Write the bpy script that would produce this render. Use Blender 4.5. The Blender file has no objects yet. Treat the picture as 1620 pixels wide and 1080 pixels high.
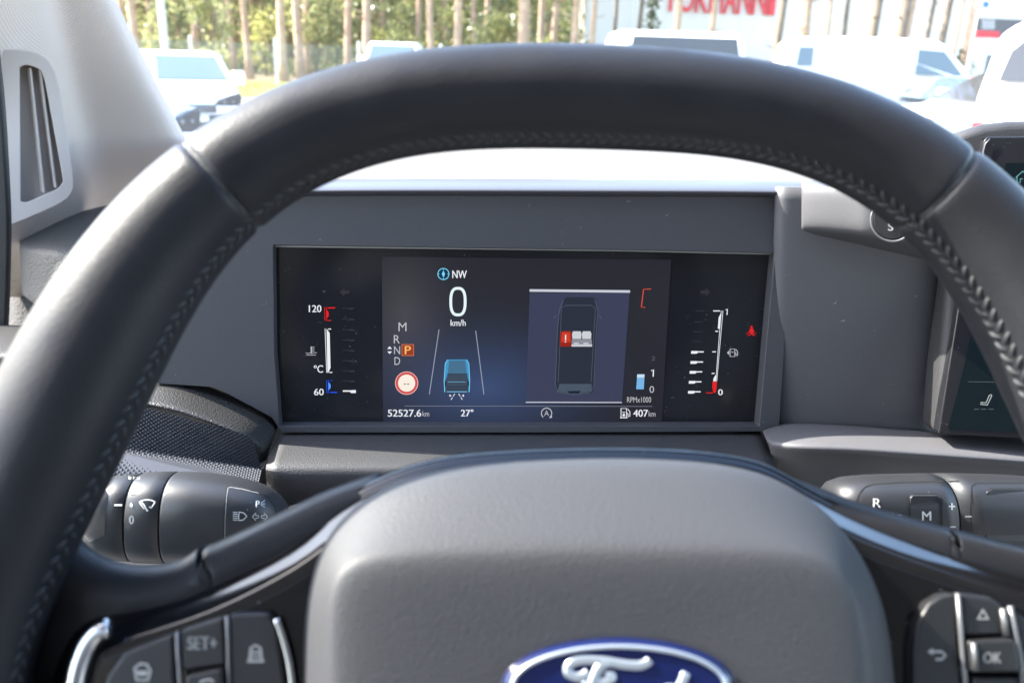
import bpy, math, random
from mathutils import Vector, Matrix
from mathutils.bvhtree import BVHTree
random.seed(7)
scn = bpy.context.scene
COL = scn.collection
rad = math.radians

# ------------------------------------------------------------------ camera, sky, sun, exposure
CAM = Vector((0, 0, 1.65))
FPX, PITCH, YAW, ROLL = 1340.0, rad(18.6), rad(4.3), rad(1.9)
FW = Vector((math.sin(YAW)*math.cos(PITCH), math.cos(YAW)*math.cos(PITCH), -math.sin(PITCH)))
R0 = Vector((math.cos(YAW), -math.sin(YAW), 0)); U0 = R0.cross(FW)
RT = R0*math.cos(ROLL) + U0*math.sin(ROLL)
UP = -R0*math.sin(ROLL) + U0*math.cos(ROLL)
cam = bpy.data.cameras.new('camera'); camo = bpy.data.objects.new('camera', cam); COL.objects.link(camo)
camo.matrix_world = Matrix(((RT.x, UP.x, -FW.x, CAM.x), (RT.y, UP.y, -FW.y, CAM.y), (RT.z, UP.z, -FW.z, CAM.z), (0, 0, 0, 1)))
cam.sensor_width = 36; cam.lens = FPX/1620*36; cam.clip_start = .02; cam.clip_end = 2000
cam.dof.use_dof = True; cam.dof.focus_distance = .53; cam.dof.aperture_fstop = 11
scn.camera = camo

EXPO = 3.2
SUN_DIR = Vector((-.80, .20, .72)).normalized()          # towards the sun
w = bpy.data.worlds.new('World'); scn.world = w; w.use_nodes = True
nt = w.node_tree; nt.nodes.clear()
wo = nt.nodes.new('ShaderNodeOutputWorld'); bg = nt.nodes.new('ShaderNodeBackground'); sk = nt.nodes.new('ShaderNodeTexSky')
sk.sky_type = 'NISHITA'; sk.sun_disc = False
sk.sun_elevation = math.asin(SUN_DIR.z); sk.sun_rotation = math.atan2(SUN_DIR.x, SUN_DIR.y)
sk.air_density = 1.0; sk.dust_density = 1.5
bg.inputs[1].default_value = .135
nt.links.new(sk.outputs[0], bg.inputs[0]); nt.links.new(bg.outputs[0], wo.inputs[0])
sl = bpy.data.lights.new('sun', 'SUN'); sl.energy = 2.8; sl.angle = rad(.53); sl.color = (1, .94, .85)
so = bpy.data.objects.new('sun', sl); COL.objects.link(so)
so.rotation_euler = (-SUN_DIR).to_track_quat('-Z', 'Y').to_euler(); so.location = (-5, 2, 8)
scn.view_settings.view_transform = 'Standard'; scn.view_settings.look = 'None'
scn.view_settings.exposure = EXPO; scn.view_settings.gamma = 1; scn.view_settings.use_curve_mapping = False
scn.render.engine = 'CYCLES'
scn.cycles.use_denoising = True
scn.cycles.max_bounces = 8; scn.cycles.transparent_max_bounces = 12
scn.cycles.sample_clamp_indirect = 6; scn.cycles.caustics_reflective = False; scn.cycles.caustics_refractive = False

# ------------------------------------------------------------------ pixels (of the 1620 px photo) to places
def ray(px, py): return FW + RT*((px-810)/FPX) - UP*((py-540)/FPX)
def P(px, py, Y):                      # the point seen at a pixel, Y metres ahead
    v = ray(px, py); return CAM + v*(Y/v.y)
def onz(px, py, z):
    v = ray(px, py); return CAM + v*((z-CAM.z)/v.z)
def plane_map(P0, N):
    def f(px, py, off=0.0):
        v = ray(px, py); return CAM + v*(((P0-CAM).dot(N)+off)/v.dot(N))
    return f
TILT = rad(6)
SN = Vector((0, -math.cos(TILT), math.sin(TILT))); SX = Vector((1, 0, 0)); SY = Vector((0, math.sin(TILT), math.cos(TILT)))
S = plane_map(CAM + Vector((0, .5, -.15)), SN)
WC = CAM + Vector((.0461, .2195, -.1643)); WT = .4576
E1 = Vector((1, 0, 0)); E2 = Vector((0, math.sin(WT), math.cos(WT))); E3 = E1.cross(E2)
W = plane_map(WC, E3)

# ------------------------------------------------------------------ materials
def mat(name, base, rough=.5, metal=0., spec=.5, grain=None, var=None, emit=None, estr=1., coat=0., dust=0., dust_scale=160., weave=None, alpha=None, dirt=None):
    m = bpy.data.materials.new(name); m.use_nodes = True; t = m.node_tree; n = t.nodes; L = t.links
    b = n['Principled BSDF']
    b.inputs['Base Color'].default_value = (*base, 1); b.inputs['Roughness'].default_value = rough
    b.inputs['Metallic'].default_value = metal; b.inputs['Specular IOR Level'].default_value = spec
    b.inputs['Coat Weight'].default_value = coat; b.inputs['Coat Roughness'].default_value = .05
    tc = n.new('ShaderNodeTexCoord')
    col = None
    if var:                                   # (scale, other colour)
        no = n.new('ShaderNodeTexNoise'); no.inputs['Scale'].default_value = var[0]; no.inputs['Detail'].default_value = 5
        L.new(tc.outputs['Object'], no.inputs['Vector'])
        rp = n.new('ShaderNodeValToRGB'); rp.color_ramp.elements[0].position = .35; rp.color_ramp.elements[1].position = .68
        rp.color_ramp.elements[0].color = (*base, 1); rp.color_ramp.elements[1].color = (*var[1], 1)
        L.new(no.outputs[0], rp.inputs[0]); col = rp.outputs[0]
    if dust > 0:
        vo = n.new('ShaderNodeTexVoronoi'); vo.inputs['Scale'].default_value = dust_scale
        nz = n.new('ShaderNodeTexNoise'); nz.inputs['Scale'].default_value = dust_scale*2.2
        ad = n.new('ShaderNodeVectorMath'); ad.operation = 'MULTIPLY_ADD'; ad.inputs[1].default_value = (.012,)*3
        L.new(nz.outputs['Color'], ad.inputs[0]); L.new(tc.outputs['Object'], nz.inputs['Vector']); L.new(tc.outputs['Object'], ad.inputs[2])
        L.new(ad.outputs[0], vo.inputs['Vector'])
        lt = n.new('ShaderNodeMapRange'); lt.inputs[1].default_value = .10; lt.inputs[2].default_value = .05; lt.inputs[3].default_value = 0; lt.inputs[4].default_value = 1
        L.new(vo.outputs['Distance'], lt.inputs[0])
        sp = n.new('ShaderNodeSeparateColor'); L.new(vo.outputs['Color'], sp.inputs[0])
        gt = n.new('ShaderNodeMath'); gt.operation = 'GREATER_THAN'; gt.inputs[1].default_value = 1-dust; L.new(sp.outputs[0], gt.inputs[0])
        mu = n.new('ShaderNodeMath'); mu.operation = 'MULTIPLY'; L.new(lt.outputs[0], mu.inputs[0]); L.new(gt.outputs[0], mu.inputs[1])
        mx = n.new('ShaderNodeMix'); mx.data_type = 'RGBA'; L.new(mu.outputs[0], mx.inputs['Factor'])
        if col: L.new(col, mx.inputs['A'])
        else: mx.inputs['A'].default_value = (*base, 1)
        mx.inputs['B'].default_value = (.42, .41, .39, 1)
        col = mx.outputs['Result']
        rx = n.new('ShaderNodeMath'); rx.operation = 'MULTIPLY_ADD'; L.new(mu.outputs[0], rx.inputs[0]); rx.inputs[1].default_value = .8-rough; rx.inputs[2].default_value = rough
        L.new(rx.outputs[0], b.inputs['Roughness'])
    if dirt:                                  # soft smears that change the gloss
        no = n.new('ShaderNodeTexNoise'); no.inputs['Scale'].default_value = dirt[0]; no.inputs['Detail'].default_value = 6
        L.new(tc.outputs['Object'], no.inputs['Vector'])
        mr = n.new('ShaderNodeMapRange'); mr.inputs[1].default_value = .3; mr.inputs[2].default_value = .7
        mr.inputs[3].default_value = rough; mr.inputs[4].default_value = dirt[1]
        L.new(no.outputs[0], mr.inputs[0])
        if not dust: L.new(mr.outputs[0], b.inputs['Roughness'])
    if col: L.new(col, b.inputs['Base Color'])
    if grain:                                 # (scale, strength, distance)
        if grain[0] < 0:
            no = n.new('ShaderNodeTexNoise'); no.inputs['Scale'].default_value = -grain[0]; no.inputs['Detail'].default_value = 4
        else:
            no = n.new('ShaderNodeTexVoronoi'); no.inputs['Scale'].default_value = grain[0]; no.feature = 'SMOOTH_F1'
        L.new(tc.outputs['Object'], no.inputs['Vector'])
        bp = n.new('ShaderNodeBump'); bp.inputs['Strength'].default_value = grain[1]; bp.inputs['Distance'].default_value = grain[2]
        L.new(no.outputs[0], bp.inputs['Height']); L.new(bp.outputs[0], b.inputs['Normal'])
    if weave:
        mp = n.new('ShaderNodeMapping'); mp.inputs['Rotation'].default_value = (rad(30), rad(45), rad(20)); L.new(tc.outputs['Object'], mp.inputs['Vector'])
        wv = n.new('ShaderNodeTexWave'); wv.inputs['Scale'].default_value = weave; wv.inputs['Distortion'].default_value = .6
        w2 = n.new('ShaderNodeTexWave'); w2.inputs['Scale'].default_value = weave; w2.bands_direction = 'Z'; w2.inputs['Distortion'].default_value = .6
        L.new(mp.outputs[0], wv.inputs['Vector']); L.new(mp.outputs[0], w2.inputs['Vector'])
        am = n.new('ShaderNodeMath'); am.operation = 'ADD'; L.new(wv.outputs['Fac'], am.inputs[0]); L.new(w2.outputs['Fac'], am.inputs[1])
        bp = n.new('ShaderNodeBump'); bp.inputs['Strength'].default_value = .45; bp.inputs['Distance'].default_value = .0012
        L.new(am.outputs[0], bp.inputs['Height']); L.new(bp.outputs[0], b.inputs['Normal'])
    if emit:
        b.inputs['Emission Color'].default_value = (*emit, 1); b.inputs['Emission Strength'].default_value = estr
    return m
def s2l(c): return tuple(((v/255)/12.92 if v/255 <= .04045 else ((v/255+.055)/1.055)**2.4) for v in c)
EK = 1/2**EXPO
def lit(name, rgb, k=1.0):                    # a lit screen pixel of the wanted picture colour
    return mat(name, (.004, .004, .004), .3, emit=s2l(rgb), estr=EK*k, spec=.2)
M = {}
M['leather'] = mat('wheel_leather', (.0165, .0168, .0195), .35, grain=(1300, .3, .0003), dirt=(60, .54), spec=.26)
M['leather_pad'] = mat('airbag_leather', (.036, .0365, .040), .58, grain=(1700, .40, .0004), dirt=(14, .64))
M['stitch'] = mat('stitch_thread', (.018, .0195, .022), .55, grain=(-3000, .5, .0004))
M['seam'] = mat('dusty_seam', (.09, .09, .09), .7, grain=(-2000, .6, .0005), var=(300, (.02, .02, .02)))
M['gloss'] = mat('gloss_black', (.006, .006, .007), .10, dust=.10, dust_scale=260, coat=.3, dirt=(20, .16))
M['silver'] = mat('satin_silver', (.55, .56, .58), .22, metal=1)
M['button'] = mat('button_plastic', (.014, .014, .015), .42, grain=(-1500, .2, .0004))
M['bezel'] = mat('bezel_plastic', (.053, .0525, .058), .5, grain=(1500, .3, .0003), dust=.13, dust_scale=170, dirt=(12, .62))
M['panel'] = mat('side_panel_plastic', (.088, .087, .093), .52, grain=(1500, .3, .0003), dust=.08, dust_scale=170, dirt=(12, .6))
M['soft'] = mat('soft_grained_plastic', (.034, .034, .036), .52, grain=(1500, .5, .0004), dust=.03, dust_scale=200)
M['speck'] = mat('coarse_grained_plastic', (.026, .0255, .025), .48, grain=(1150, .7, .0006), dust=.03)
M['speck2'] = mat('coarse_block_plastic', (.062, .060, .057), .6, grain=(420, .8, .0014))
M['speckl'] = mat('pale_block_plastic', (.085, .082, .078), .8, grain=(420, .7, .0014), spec=.15)
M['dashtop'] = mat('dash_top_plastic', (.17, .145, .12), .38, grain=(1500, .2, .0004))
M['knurl'] = mat('knurled_plastic', (.046, .049, .060), .44)
M['roll'] = mat('satin_roll_plastic', (.07, .07, .08), .33, grain=(1800, .15, .0003))
M['dark'] = mat('dark_void_plastic', (.008, .008, .009), .7)
M['rubber'] = mat('seal_rubber', (.010, .010, .010), .6, grain=(-700, .3, .0006))
M['fabric'] = mat('pillar_fabric', (.68, .585, .51), .9, weave=260, spec=.02)
M['vent'] = mat('vent_plastic', (.54, .475, .42), .65, grain=(-1200, .15, .0004))
M['ventback'] = mat('vent_inside', (.44, .39, .35), .7)
M['stalk'] = mat('stalk_plastic', (.020, .021, .024), .44, grain=(-1600, .15, .0003), dust=.05, dust_scale=190)
M['knob'] = mat('stalk_knob', (.09, .085, .08), .35)
M['line'] = mat('gap_line', (.003, .003, .003), .8)
M['print'] = mat('white_print', (.62, .62, .60), .5)
M['printdim'] = mat('grey_print', (.34, .34, .33), .5)
M['glass'] = mat('display_glass', (.015, .0152, .018), .14, spec=.35, dust=.16, dust_scale=230)
M['lip'] = mat('display_lip', (.42, .42, .42), .45)
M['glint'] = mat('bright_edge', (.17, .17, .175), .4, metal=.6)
M['blue'] = mat('emblem_blue', (.004, .009, .062), .12, coat=.5)
M['script'] = mat('emblem_silver', (.62, .68, .74), .30, metal=.75)
M['chrome'] = mat('emblem_chrome', (.75, .77, .80), .16, metal=1)
M['roof'] = mat('headliner', (.42, .41, .39), .95, grain=(-400, .4, .002))
M['cabin'] = mat('cabin_grey', (.16, .16, .155), .8, var=(6, (.14, .14, .14)))
# outside
M['asphalt'] = mat('asphalt', (.16, .16, .155), .9, var=(.6, (.24, .235, .225)), grain=(-40, .4, .01))
M['grass'] = mat('grass', (.16, .20, .03), .9, var=(1.2, (.26, .25, .06)))
M['floor'] = mat('forest_floor', (.22, .13, .08), .95, var=(.5, (.16, .14, .06)))
M['bark'] = mat('pine_bark', (.36, .24, .17), .9, var=(3, (.50, .35, .25)), grain=(-12, .8, .03))
M['bark2'] = mat('grey_bark', (.13, .10, .075), .9, var=(3, (.20, .16, .12)), grain=(-12, .8, .03))
M['wall'] = mat('cream_cladding', (.62, .58, .50), .7, var=(.4, (.66, .62, .55)))
M['white'] = mat('white_paint', (.78, .79, .80), .3, coat=.5, spec=.4)
M['black'] = mat('black_paint', (.012, .012, .014), .2, coat=1)
M['silverp'] = mat('silver_paint', (.45, .46, .47), .3, metal=.6, coat=.6)
M['carglass'] = mat('car_glass', (.085, .12, .145), .05, spec=.7)
M['darkglass'] = mat('tinted_glass', (.05, .048, .05), .06, spec=.6)
M['tyre'] = mat('tyre', (.02, .02, .02), .85)
M['alloy'] = mat('alloy', (.4, .4, .42), .35, metal=.8)
M['lamp'] = mat('headlamp', (.22, .23, .24), .12, metal=.3, coat=1)
M['lampdark'] = mat('headlamp_black', (.055, .055, .06), .25, coat=.5)
M['bumper'] = mat('bumper_grey', (.10, .10, .105), .6)
M['plate'] = mat('number_plate', (.75, .75, .72), .5)
M['red'] = mat('sign_red', (.62, .03, .04), .5)
M['signw'] = mat('sign_white', (.75, .75, .73), .5)
M['signb'] = mat('sign_blue', (.03, .13, .5), .5)
M['signd'] = mat('sign_dark', (.07, .07, .075), .5)
M['post'] = mat('post_concrete', (.55, .54, .50), .8, var=(4, (.62, .60, .56)))
M['wire'] = mat('fence_wire', (.36, .40, .38), .5, metal=.3)
M['pole'] = mat('galvanised_pole', (.5, .49, .47), .5, metal=.3)
def leafmat(name, a, b_, c):
    m = bpy.data.materials.new(name); m.use_nodes = True; t = m.node_tree; n = t.nodes; L = t.links; b = n['Principled BSDF']
    g = n.new('ShaderNodeNewGeometry'); rp = n.new('ShaderNodeValToRGB')
    rp.color_ramp.elements[0].color = (*a, 1); rp.color_ramp.elements[1].color = (*c, 1)
    e = rp.color_ramp.elements.new(.5); e.color = (*b_, 1)
    L.new(g.outputs['Random Per Island'], rp.inputs[0]); L.new(rp.outputs[0], b.inputs['Base Color'])
    b.inputs['Roughness'].default_value = .7; b.inputs['Subsurface Weight'].default_value = 0
    tr = n.new('ShaderNodeBsdfTranslucent'); L.new(rp.outputs[0], tr.inputs[0])
    mx = n.new('ShaderNodeMixShader'); mx.inputs[0].default_value = .5
    L.new(b.outputs[0], mx.inputs[1]); L.new(tr.outputs[0], mx.inputs[2]); L.new(mx.outputs[0], n['Material Output'].inputs[0])
    return m
M['leaf'] = leafmat('leaves', (.15, .175, .075), (.27, .29, .125), (.40, .40, .18))
M['leaf2'] = leafmat('leaves_yellow', (.22, .24, .08), (.36, .36, .12), (.50, .47, .17))
M['needle'] = leafmat('pine_needles', (.03, .05, .02), (.05, .075, .03), (.08, .10, .035))
# thin clear pane: mostly straight-through, a little mirror
gm = bpy.data.materials.new('windscreen_glass'); gm.use_nodes = True; t = gm.node_tree; t.nodes.remove(t.nodes['Principled BSDF'])
tb = t.nodes.new('ShaderNodeBsdfTransparent'); tb.inputs[0].default_value = (.93, .95, .94, 1)
gb = t.nodes.new('ShaderNodeBsdfGlossy'); gb.inputs['Roughness'].default_value = .02
fr = t.nodes.new('ShaderNodeFresnel'); fr.inputs[0].default_value = 1.3
mx = t.nodes.new('ShaderNodeMixShader'); t.links.new(fr.outputs[0], mx.inputs[0]); t.links.new(tb.outputs[0], mx.inputs[1]); t.links.new(gb.outputs[0], mx.inputs[2])
t.links.new(mx.outputs[0], t.nodes['Material Output'].inputs[0]); M['pane'] = gm

# ------------------------------------------------------------------ object helpers
def tag(o, label=None, cat=None, group=None, kind=None):
    if label: o['label'] = label
    if cat: o['category'] = cat
    if group: o['group'] = group
    if kind: o['kind'] = kind
    return o
def empty(name, loc, label, cat, group=None, rz=0):
    o = bpy.data.objects.new(name, None); COL.objects.link(o); o.location = loc; o.rotation_euler = (0, 0, rz); o.empty_display_size = .05
    return tag(o, label, cat, group)
def origin(o):
    v = Vector((0, 0, 0))
    while o: v = v + o.location; o = o.parent
    return v
def mesh(name, V, F, m, parent=None, smooth=True, bevel=0, segs=3, sub=0, solid=0, local=False, angle=30):
    off = Vector((0, 0, 0)) if (local or parent is None) else origin(parent)
    me = bpy.data.meshes.new(name); me.from_pydata([tuple(Vector(v)-off) for v in V], [], F); me.update()
    o = bpy.data.objects.new(name, me); COL.objects.link(o)
    me.materials.append(M[m] if isinstance(m, str) else m)
    if parent: o.parent = parent
    if smooth: me.polygons.foreach_set('use_smooth', [True]*len(me.polygons))
    if sub:
        s = o.modifiers.new('sub', 'SUBSURF'); s.levels = s.render_levels = sub; s.boundary_smooth = 'PRESERVE_CORNERS'
    if solid:
        s = o.modifiers.new('solid', 'SOLIDIFY'); s.thickness = abs(solid); s.offset = -1 if solid > 0 else 1
    if bevel:
        s = o.modifiers.new('bevel', 'BEVEL'); s.width = bevel; s.segments = segs; s.limit_method = 'ANGLE'; s.angle_limit = rad(angle); s.harden_normals = True
    return o
def slab_geo(pts, n, th):
    k = len(pts); V = list(pts) + [p - n*th for p in pts]
    c = sum(pts, Vector())/k; nn = Vector()
    for i in range(k): nn += (pts[i]-c).cross(pts[(i+1) % k]-c)
    fr_ = list(range(k)); bk = list(range(2*k-1, k-1, -1))
    sides = [(i, k+i, k+(i+1) % k, (i+1) % k) for i in range(k)]
    F = [fr_, bk] + sides
    if nn.dot(n) < 0: F = [list(reversed(f)) for f in F]
    return V, F
def slab(name, pts, n, th, m, parent=None, bevel=.001, segs=3, **k):
    V, F = slab_geo(pts, n, th)
    if not bevel: k['smooth'] = False
    return mesh(name, V, F, m, parent, bevel=bevel, segs=segs, **k)
def grid_geo(rows):
    nr, nc = len(rows), len(rows[0]); V = [p for r in rows for p in r]
    F = [(i*nc+j, i*nc+j+1, (i+1)*nc+j+1, (i+1)*nc+j) for i in range(nr-1) for j in range(nc-1)]
    # face towards the camera
    a, b_, c = V[F[0][0]], V[F[0][1]], V[F[0][3]]
    if (b_-a).cross(c-a).dot(a-CAM) > 0: F = [tuple(reversed(f)) for f in F]
    return V, F
def loft(name, rows, m, parent=None, sub=2, solid=.004, **k):
    rows = [[(P(*q) if not isinstance(q, Vector) else q) for q in r] for r in rows]
    V, F = grid_geo(rows)
    return mesh(name, V, F, m, parent, sub=sub, solid=solid, **k)
def rings(rs, cap0=True, cap1=True):
    n = len(rs[0]); V = [p for r in rs for p in r]; F = []
    for i in range(len(rs)-1):
        for j in range(n):
            F.append((i*n+j, i*n+(j+1) % n, (i+1)*n+(j+1) % n, (i+1)*n+j))
    if cap0: F.append(list(range(n-1, -1, -1)))
    if cap1: F.append([(len(rs)-1)*n+j for j in range(n)])
    return V, F
def tube_geo(pts, r, n=8, closed=False):
    rs = []; k = len(pts)
    for i, p in enumerate(pts):
        a = pts[(i-1) % k] if (i or closed) else p; b_ = pts[(i+1) % k] if (i < k-1 or closed) else p
        T = (b_-a).normalized(); A = T.cross(Vector((.13, .29, .95))).normalized(); B = T.cross(A)
        rr = r[i] if isinstance(r, (list, tuple)) else r
        rs.append([p + (A*math.cos(2*math.pi*j/n) + B*math.sin(2*math.pi*j/n))*rr for j in range(n)])
    if closed: rs.append(rs[0])
    return rings(rs, not closed, not closed)
def tube(name, pts, r, m, parent=None, n=8, closed=False, **k):
    V, F = tube_geo(pts, r, n, closed); return mesh(name, V, F, m, parent, **k)
class Geo:
    def __init__(s): s.V = []; s.F = []
    def add(s, V, F):
        o = len(s.V); s.V += list(V); s.F += [tuple(i+o for i in f) for f in F]
    def make(s, name, m, parent=None, **k): return mesh(name, s.V, s.F, m, parent, **k)
def box_geo(x0, x1, y0, y1, z0, z1):
    V = [Vector((x, y, z)) for z in (z0, z1) for y in (y0, y1) for x in (x0, x1)]
    return V, [(0, 2, 3, 1), (4, 5, 7, 6), (0, 1, 5, 4), (2, 6, 7, 3), (0, 4, 6, 2), (1, 3, 7, 5)]
# flat print: everything given in photo pixels and laid on a mapped surface
def ribbon(g, mp, pts, wpx, closed=False):
    if getattr(mp, 'curved', False):
        out = []; m_ = len(pts)
        for i in range(m_ if closed else m_-1):
            a, b_ = pts[i], pts[(i+1) % m_]; n_ = max(1, int(math.hypot(b_[0]-a[0], b_[1]-a[1])/3))
            out += [(a[0]+(b_[0]-a[0])*k/n_, a[1]+(b_[1]-a[1])*k/n_) for k in range(n_)]
        pts = out if closed else out+[pts[-1]]
    k = len(pts); L = []; Rr = []
    for i in range(k):
        a = pts[(i-1) % k] if (i or closed) else pts[i]; b_ = pts[(i+1) % k] if (i < k-1 or closed) else pts[i]
        dx, dy = b_[0]-a[0], b_[1]-a[1]; d = math.hypot(dx, dy) or 1
        nx, ny = -dy/d*wpx/2, dx/d*wpx/2
        L.append((pts[i][0]+nx, pts[i][1]+ny)); Rr.append((pts[i][0]-nx, pts[i][1]-ny))
    V = [mp(*p) for p in L] + [mp(*p) for p in Rr]
    g.add(V, [(i, (i+1) % k, k+(i+1) % k, k+i) for i in range(k if closed else k-1)])
def fill(g, mp, pts): g.add([mp(*p) for p in pts], [tuple(range(len(pts)))])
def circ(cx, cy, r, n=28, a0=0, a1=360, ry=None):
    full = abs(a1-a0) >= 360
    return [(cx+r*math.cos(rad(a0+(a1-a0)*i/(n if full else n-1))), cy+(ry or r)*math.sin(rad(a0+(a1-a0)*i/(n if full else n-1)))) for i in range(n)]
TXT = {}
def text_geo(s):
    if s not in TXT:
        c = bpy.data.curves.new('t', 'FONT'); c.body = s; c.resolution_u = 4
        o = bpy.data.objects.new('t', c); COL.objects.link(o)
        bpy.context.view_layer.update()
        me = bpy.data.meshes.new_from_object(o.evaluated_get(bpy.context.evaluated_depsgraph_get()))
        V = [v.co.copy() for v in me.vertices]; F = [tuple(p.vertices) for p in me.polygons]
        bpy.data.objects.remove(o); bpy.data.curves.remove(c); bpy.data.meshes.remove(me)
        x0, x1 = min(v.x for v in V), max(v.x for v in V); y0, y1 = min(v.y for v in V), max(v.y for v in V)
        TXT[s] = ([((v.x-x0)/(x1-x0), (v.y-y0)/(y1-y0)) for v in V], F)
    return TXT[s]
def textg(g, mp, s, x0, y0, x1, y1, shear=0., bold=0.):
    V, F = text_geo(s)
    for d in ([0] if not bold else [-bold/2, 0, bold/2]):
        g.add([mp(x0+(x1-x0)*u+shear*(1-v)*(y0-y1)+d, y1+(y0-y1)*v) for u, v in V], F)
def lift(mp, off): return lambda px, py: mp(px, py, off)
def on_surface(objs_geo, off=.0004):
    trees = [BVHTree.FromPolygons([tuple(v) for v in V], F) for V, F in objs_geo]
    def f(px, py):
        v = ray(px, py).normalized(); best = None
        for t_ in trees:
            h = t_.ray_cast(CAM, v)
            if h[0] is not None and (best is None or h[3] < best[1]): best = (h[0], h[3])
        if best is None: return P(px, py, .4)
        return best[0] - v*off
    f.curved = True
    return f

# ================================================================== the van's own cabin (out of view, added to shade and reflect)
cab = empty('van_cabin', (0, 0, .6), 'unseen van cabin shell with grey roof lining over the steering wheel', 'van cabin')
V, F = box_geo(-.80, 1.55, -1.0, .14, 2.14, 2.19); mesh('roof_lining', V, F, 'roof', cab, bevel=.02)
V, F = box_geo(-.80, 1.55, -1.06, -1.0, .6, 2.14); mesh('bulkhead', V, F, 'cabin', cab, bevel=.01)
V, F = box_geo(-.86, -.78, -.95, .55, .55, 1.36); mesh('driver_door', V, F, 'cabin', cab, bevel=.02)
V, F = box_geo(-.78, 1.5, -.95, 1.1, .52, .57); mesh('cabin_floor', V, F, 'cabin', cab, bevel=.01)

# windscreen pane
wsp = [Vector((-.80, 1.22, 1.52)), Vector((1.55, 1.22, 1.52)), Vector((1.50, .14, 2.15)), Vector((-.74, .14, 2.15))]
wn = (wsp[1]-wsp[0]).cross(wsp[3]-wsp[0]).normalized()
rows = []
for j in range(9):
    v = j/8; r = []
    for i in range(17):
        u = i/16; p = wsp[0].lerp(wsp[1], u).lerp(wsp[3].lerp(wsp[2], u), v)
        r.append(p + Vector((0, .16*(1-(2*u-1)**2), .0)) + Vector((0, .03, .03))*(4*v*(1-v)))
    rows.append(r)
V, F = grid_geo(rows)
ws = mesh('windscreen', V, F, 'pane'); tag(ws, 'clear curved windscreen glass in front of the dashboard', 'windscreen')

# ================================================================== dashboard
dash = empty('dashboard', (.1, .6, 1.3), 'dark grey moulded dashboard carrying the instrument display behind the steering wheel', 'dashboard')
# body behind everything
V, F = box_geo(-.20, 1.3, .545, .62, .9, 1.565); mesh('dash_body', V, F, 'dark', dash, bevel=.004)
# instrument surround: a plate with an opening
def sring(outer, inner, off0, th, name, m, parent, bevel=.002):
    a = [S(x, y, off0) for x, y in outer]; b_ = [S(x, y, off0) for x, y in inner]; k = len(a)
    V = a + b_ + [p-SN*th for p in a] + [p-SN*th for p in b_]; F = []
    for i in range(k):
        j = (i+1) % k
        F += [(i, j, k+j, k+i), (2*k+i, 3*k+i, 3*k+j, 2*k+j), (i, 2*k+i, 2*k+j, j), (k+i, k+j, 3*k+j, 3*k+i)]
    nn = (V[1]-V[0]).cross(V[k]-V[0])
    if nn.dot(SN) < 0: F = [tuple(reversed(f)) for f in F]
    return mesh(name, V, F, m, parent, bevel=bevel, smooth=True)
outer = [(244, 606), (250, 470), (300, 372), (395, 302), (700, 298), (1000, 299), (1246, 301), (1246, 420), (1240, 560), (1232, 682), (820, 684), (446, 684), (430, 660), (340, 612)]
inner = [(434, 560), (433, 470), (432, 420), (432, 388), (700, 392), (1000, 396), (1226, 401), (1222, 440), (1211, 560), (1201, 674), (820, 674), (442, 674), (440, 640), (437, 600)]
sring(outer, inner, .006, .016, 'instrument_surround', 'bezel', dash, bevel=.0014)
# top roll of the surround
hood = []
for py, Y in ((310, .500), (304, .4950), (300, .4965), (295, .501), (290, .508), (285.5, .518), (284, .530)):
    hood.append([(200, py+18, Y+.02), (330, py+3, Y), (480, py-.5, Y), (700, py-1, Y), (950, py, Y), (1150, py+.7, Y), (1248, py+2, Y+.001), (1300, py+5, Y+.006), (1370, py+14, Y+.012)])
loft('surround_top_roll', hood, 'roll', dash, sub=2, solid=.003)
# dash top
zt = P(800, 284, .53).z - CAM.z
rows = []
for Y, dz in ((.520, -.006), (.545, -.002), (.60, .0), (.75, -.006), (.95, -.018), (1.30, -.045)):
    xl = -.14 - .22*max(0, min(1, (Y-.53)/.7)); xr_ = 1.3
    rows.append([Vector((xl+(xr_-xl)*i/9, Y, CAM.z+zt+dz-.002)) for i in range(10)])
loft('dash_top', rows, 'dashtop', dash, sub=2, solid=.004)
# right hand side panel with the turned corner
cols = [(1226, .4990), (1236, .4945), (1250, .4925), (1290, .4905), (1350, .487), (1420, .483), (1468, .480), (1492, .482), (1504, .492)]
rows = []
for t_ in (0, .2, .5, .8, 1.0):
    r = []
    for i, (px, Y) in enumerate(cols):
        top = 296+ (px-1238)*.04; bot = 690 + (px-1238)*.02
        r.append((px-(t_*(12 if px < 1260 else 20)), top+(bot-top)*t_, Y))
    rows.append(r)
loft('side_panel', rows, 'panel', dash, sub=2)
# start button housing, standing out of the panel
hf = [(1268, .489), (1282, .482), (1355, .462), (1366, .4575), (1400, .452), (1500, .440), (1560, .436)]
def hrow(f0, dY): return [(px, f0(px), Y+dY) for px, Y in hf]
topf = lambda px: 290 + max(0, px-1366)*.02
botf = lambda px: 366 + (px-1268)*.09 + max(0, px-1366)*.10
loft('button_housing', [hrow(lambda p: topf(p)-4, .05), hrow(topf, .004), hrow(lambda p: topf(p)+8, 0), hrow(lambda p: (topf(p)+botf(p))/2, 0), hrow(lambda p: botf(p)-8, 0), hrow(botf, .004), hrow(lambda p: botf(p)+14, .03), hrow(lambda p: botf(p)+30, .06)], 'panel', dash, sub=2)
HN = Vector((-.35, -.93, .12)).normalized()
H = plane_map(P(1412, 348, .449), HN)
sb = slab('start_button', [H(x, y, .0015) for x, y in circ(1412, 348, 31, 40)], HN, .006, 'button', dash, bevel=.0008)
g = Geo(); V, F = tube_geo([H(x, y, .001) for x, y in circ(1412, 348, 34, 48)], .0007, 8, True); g.add(V, F); g.make('button_ring', 'glint', sb)
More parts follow.
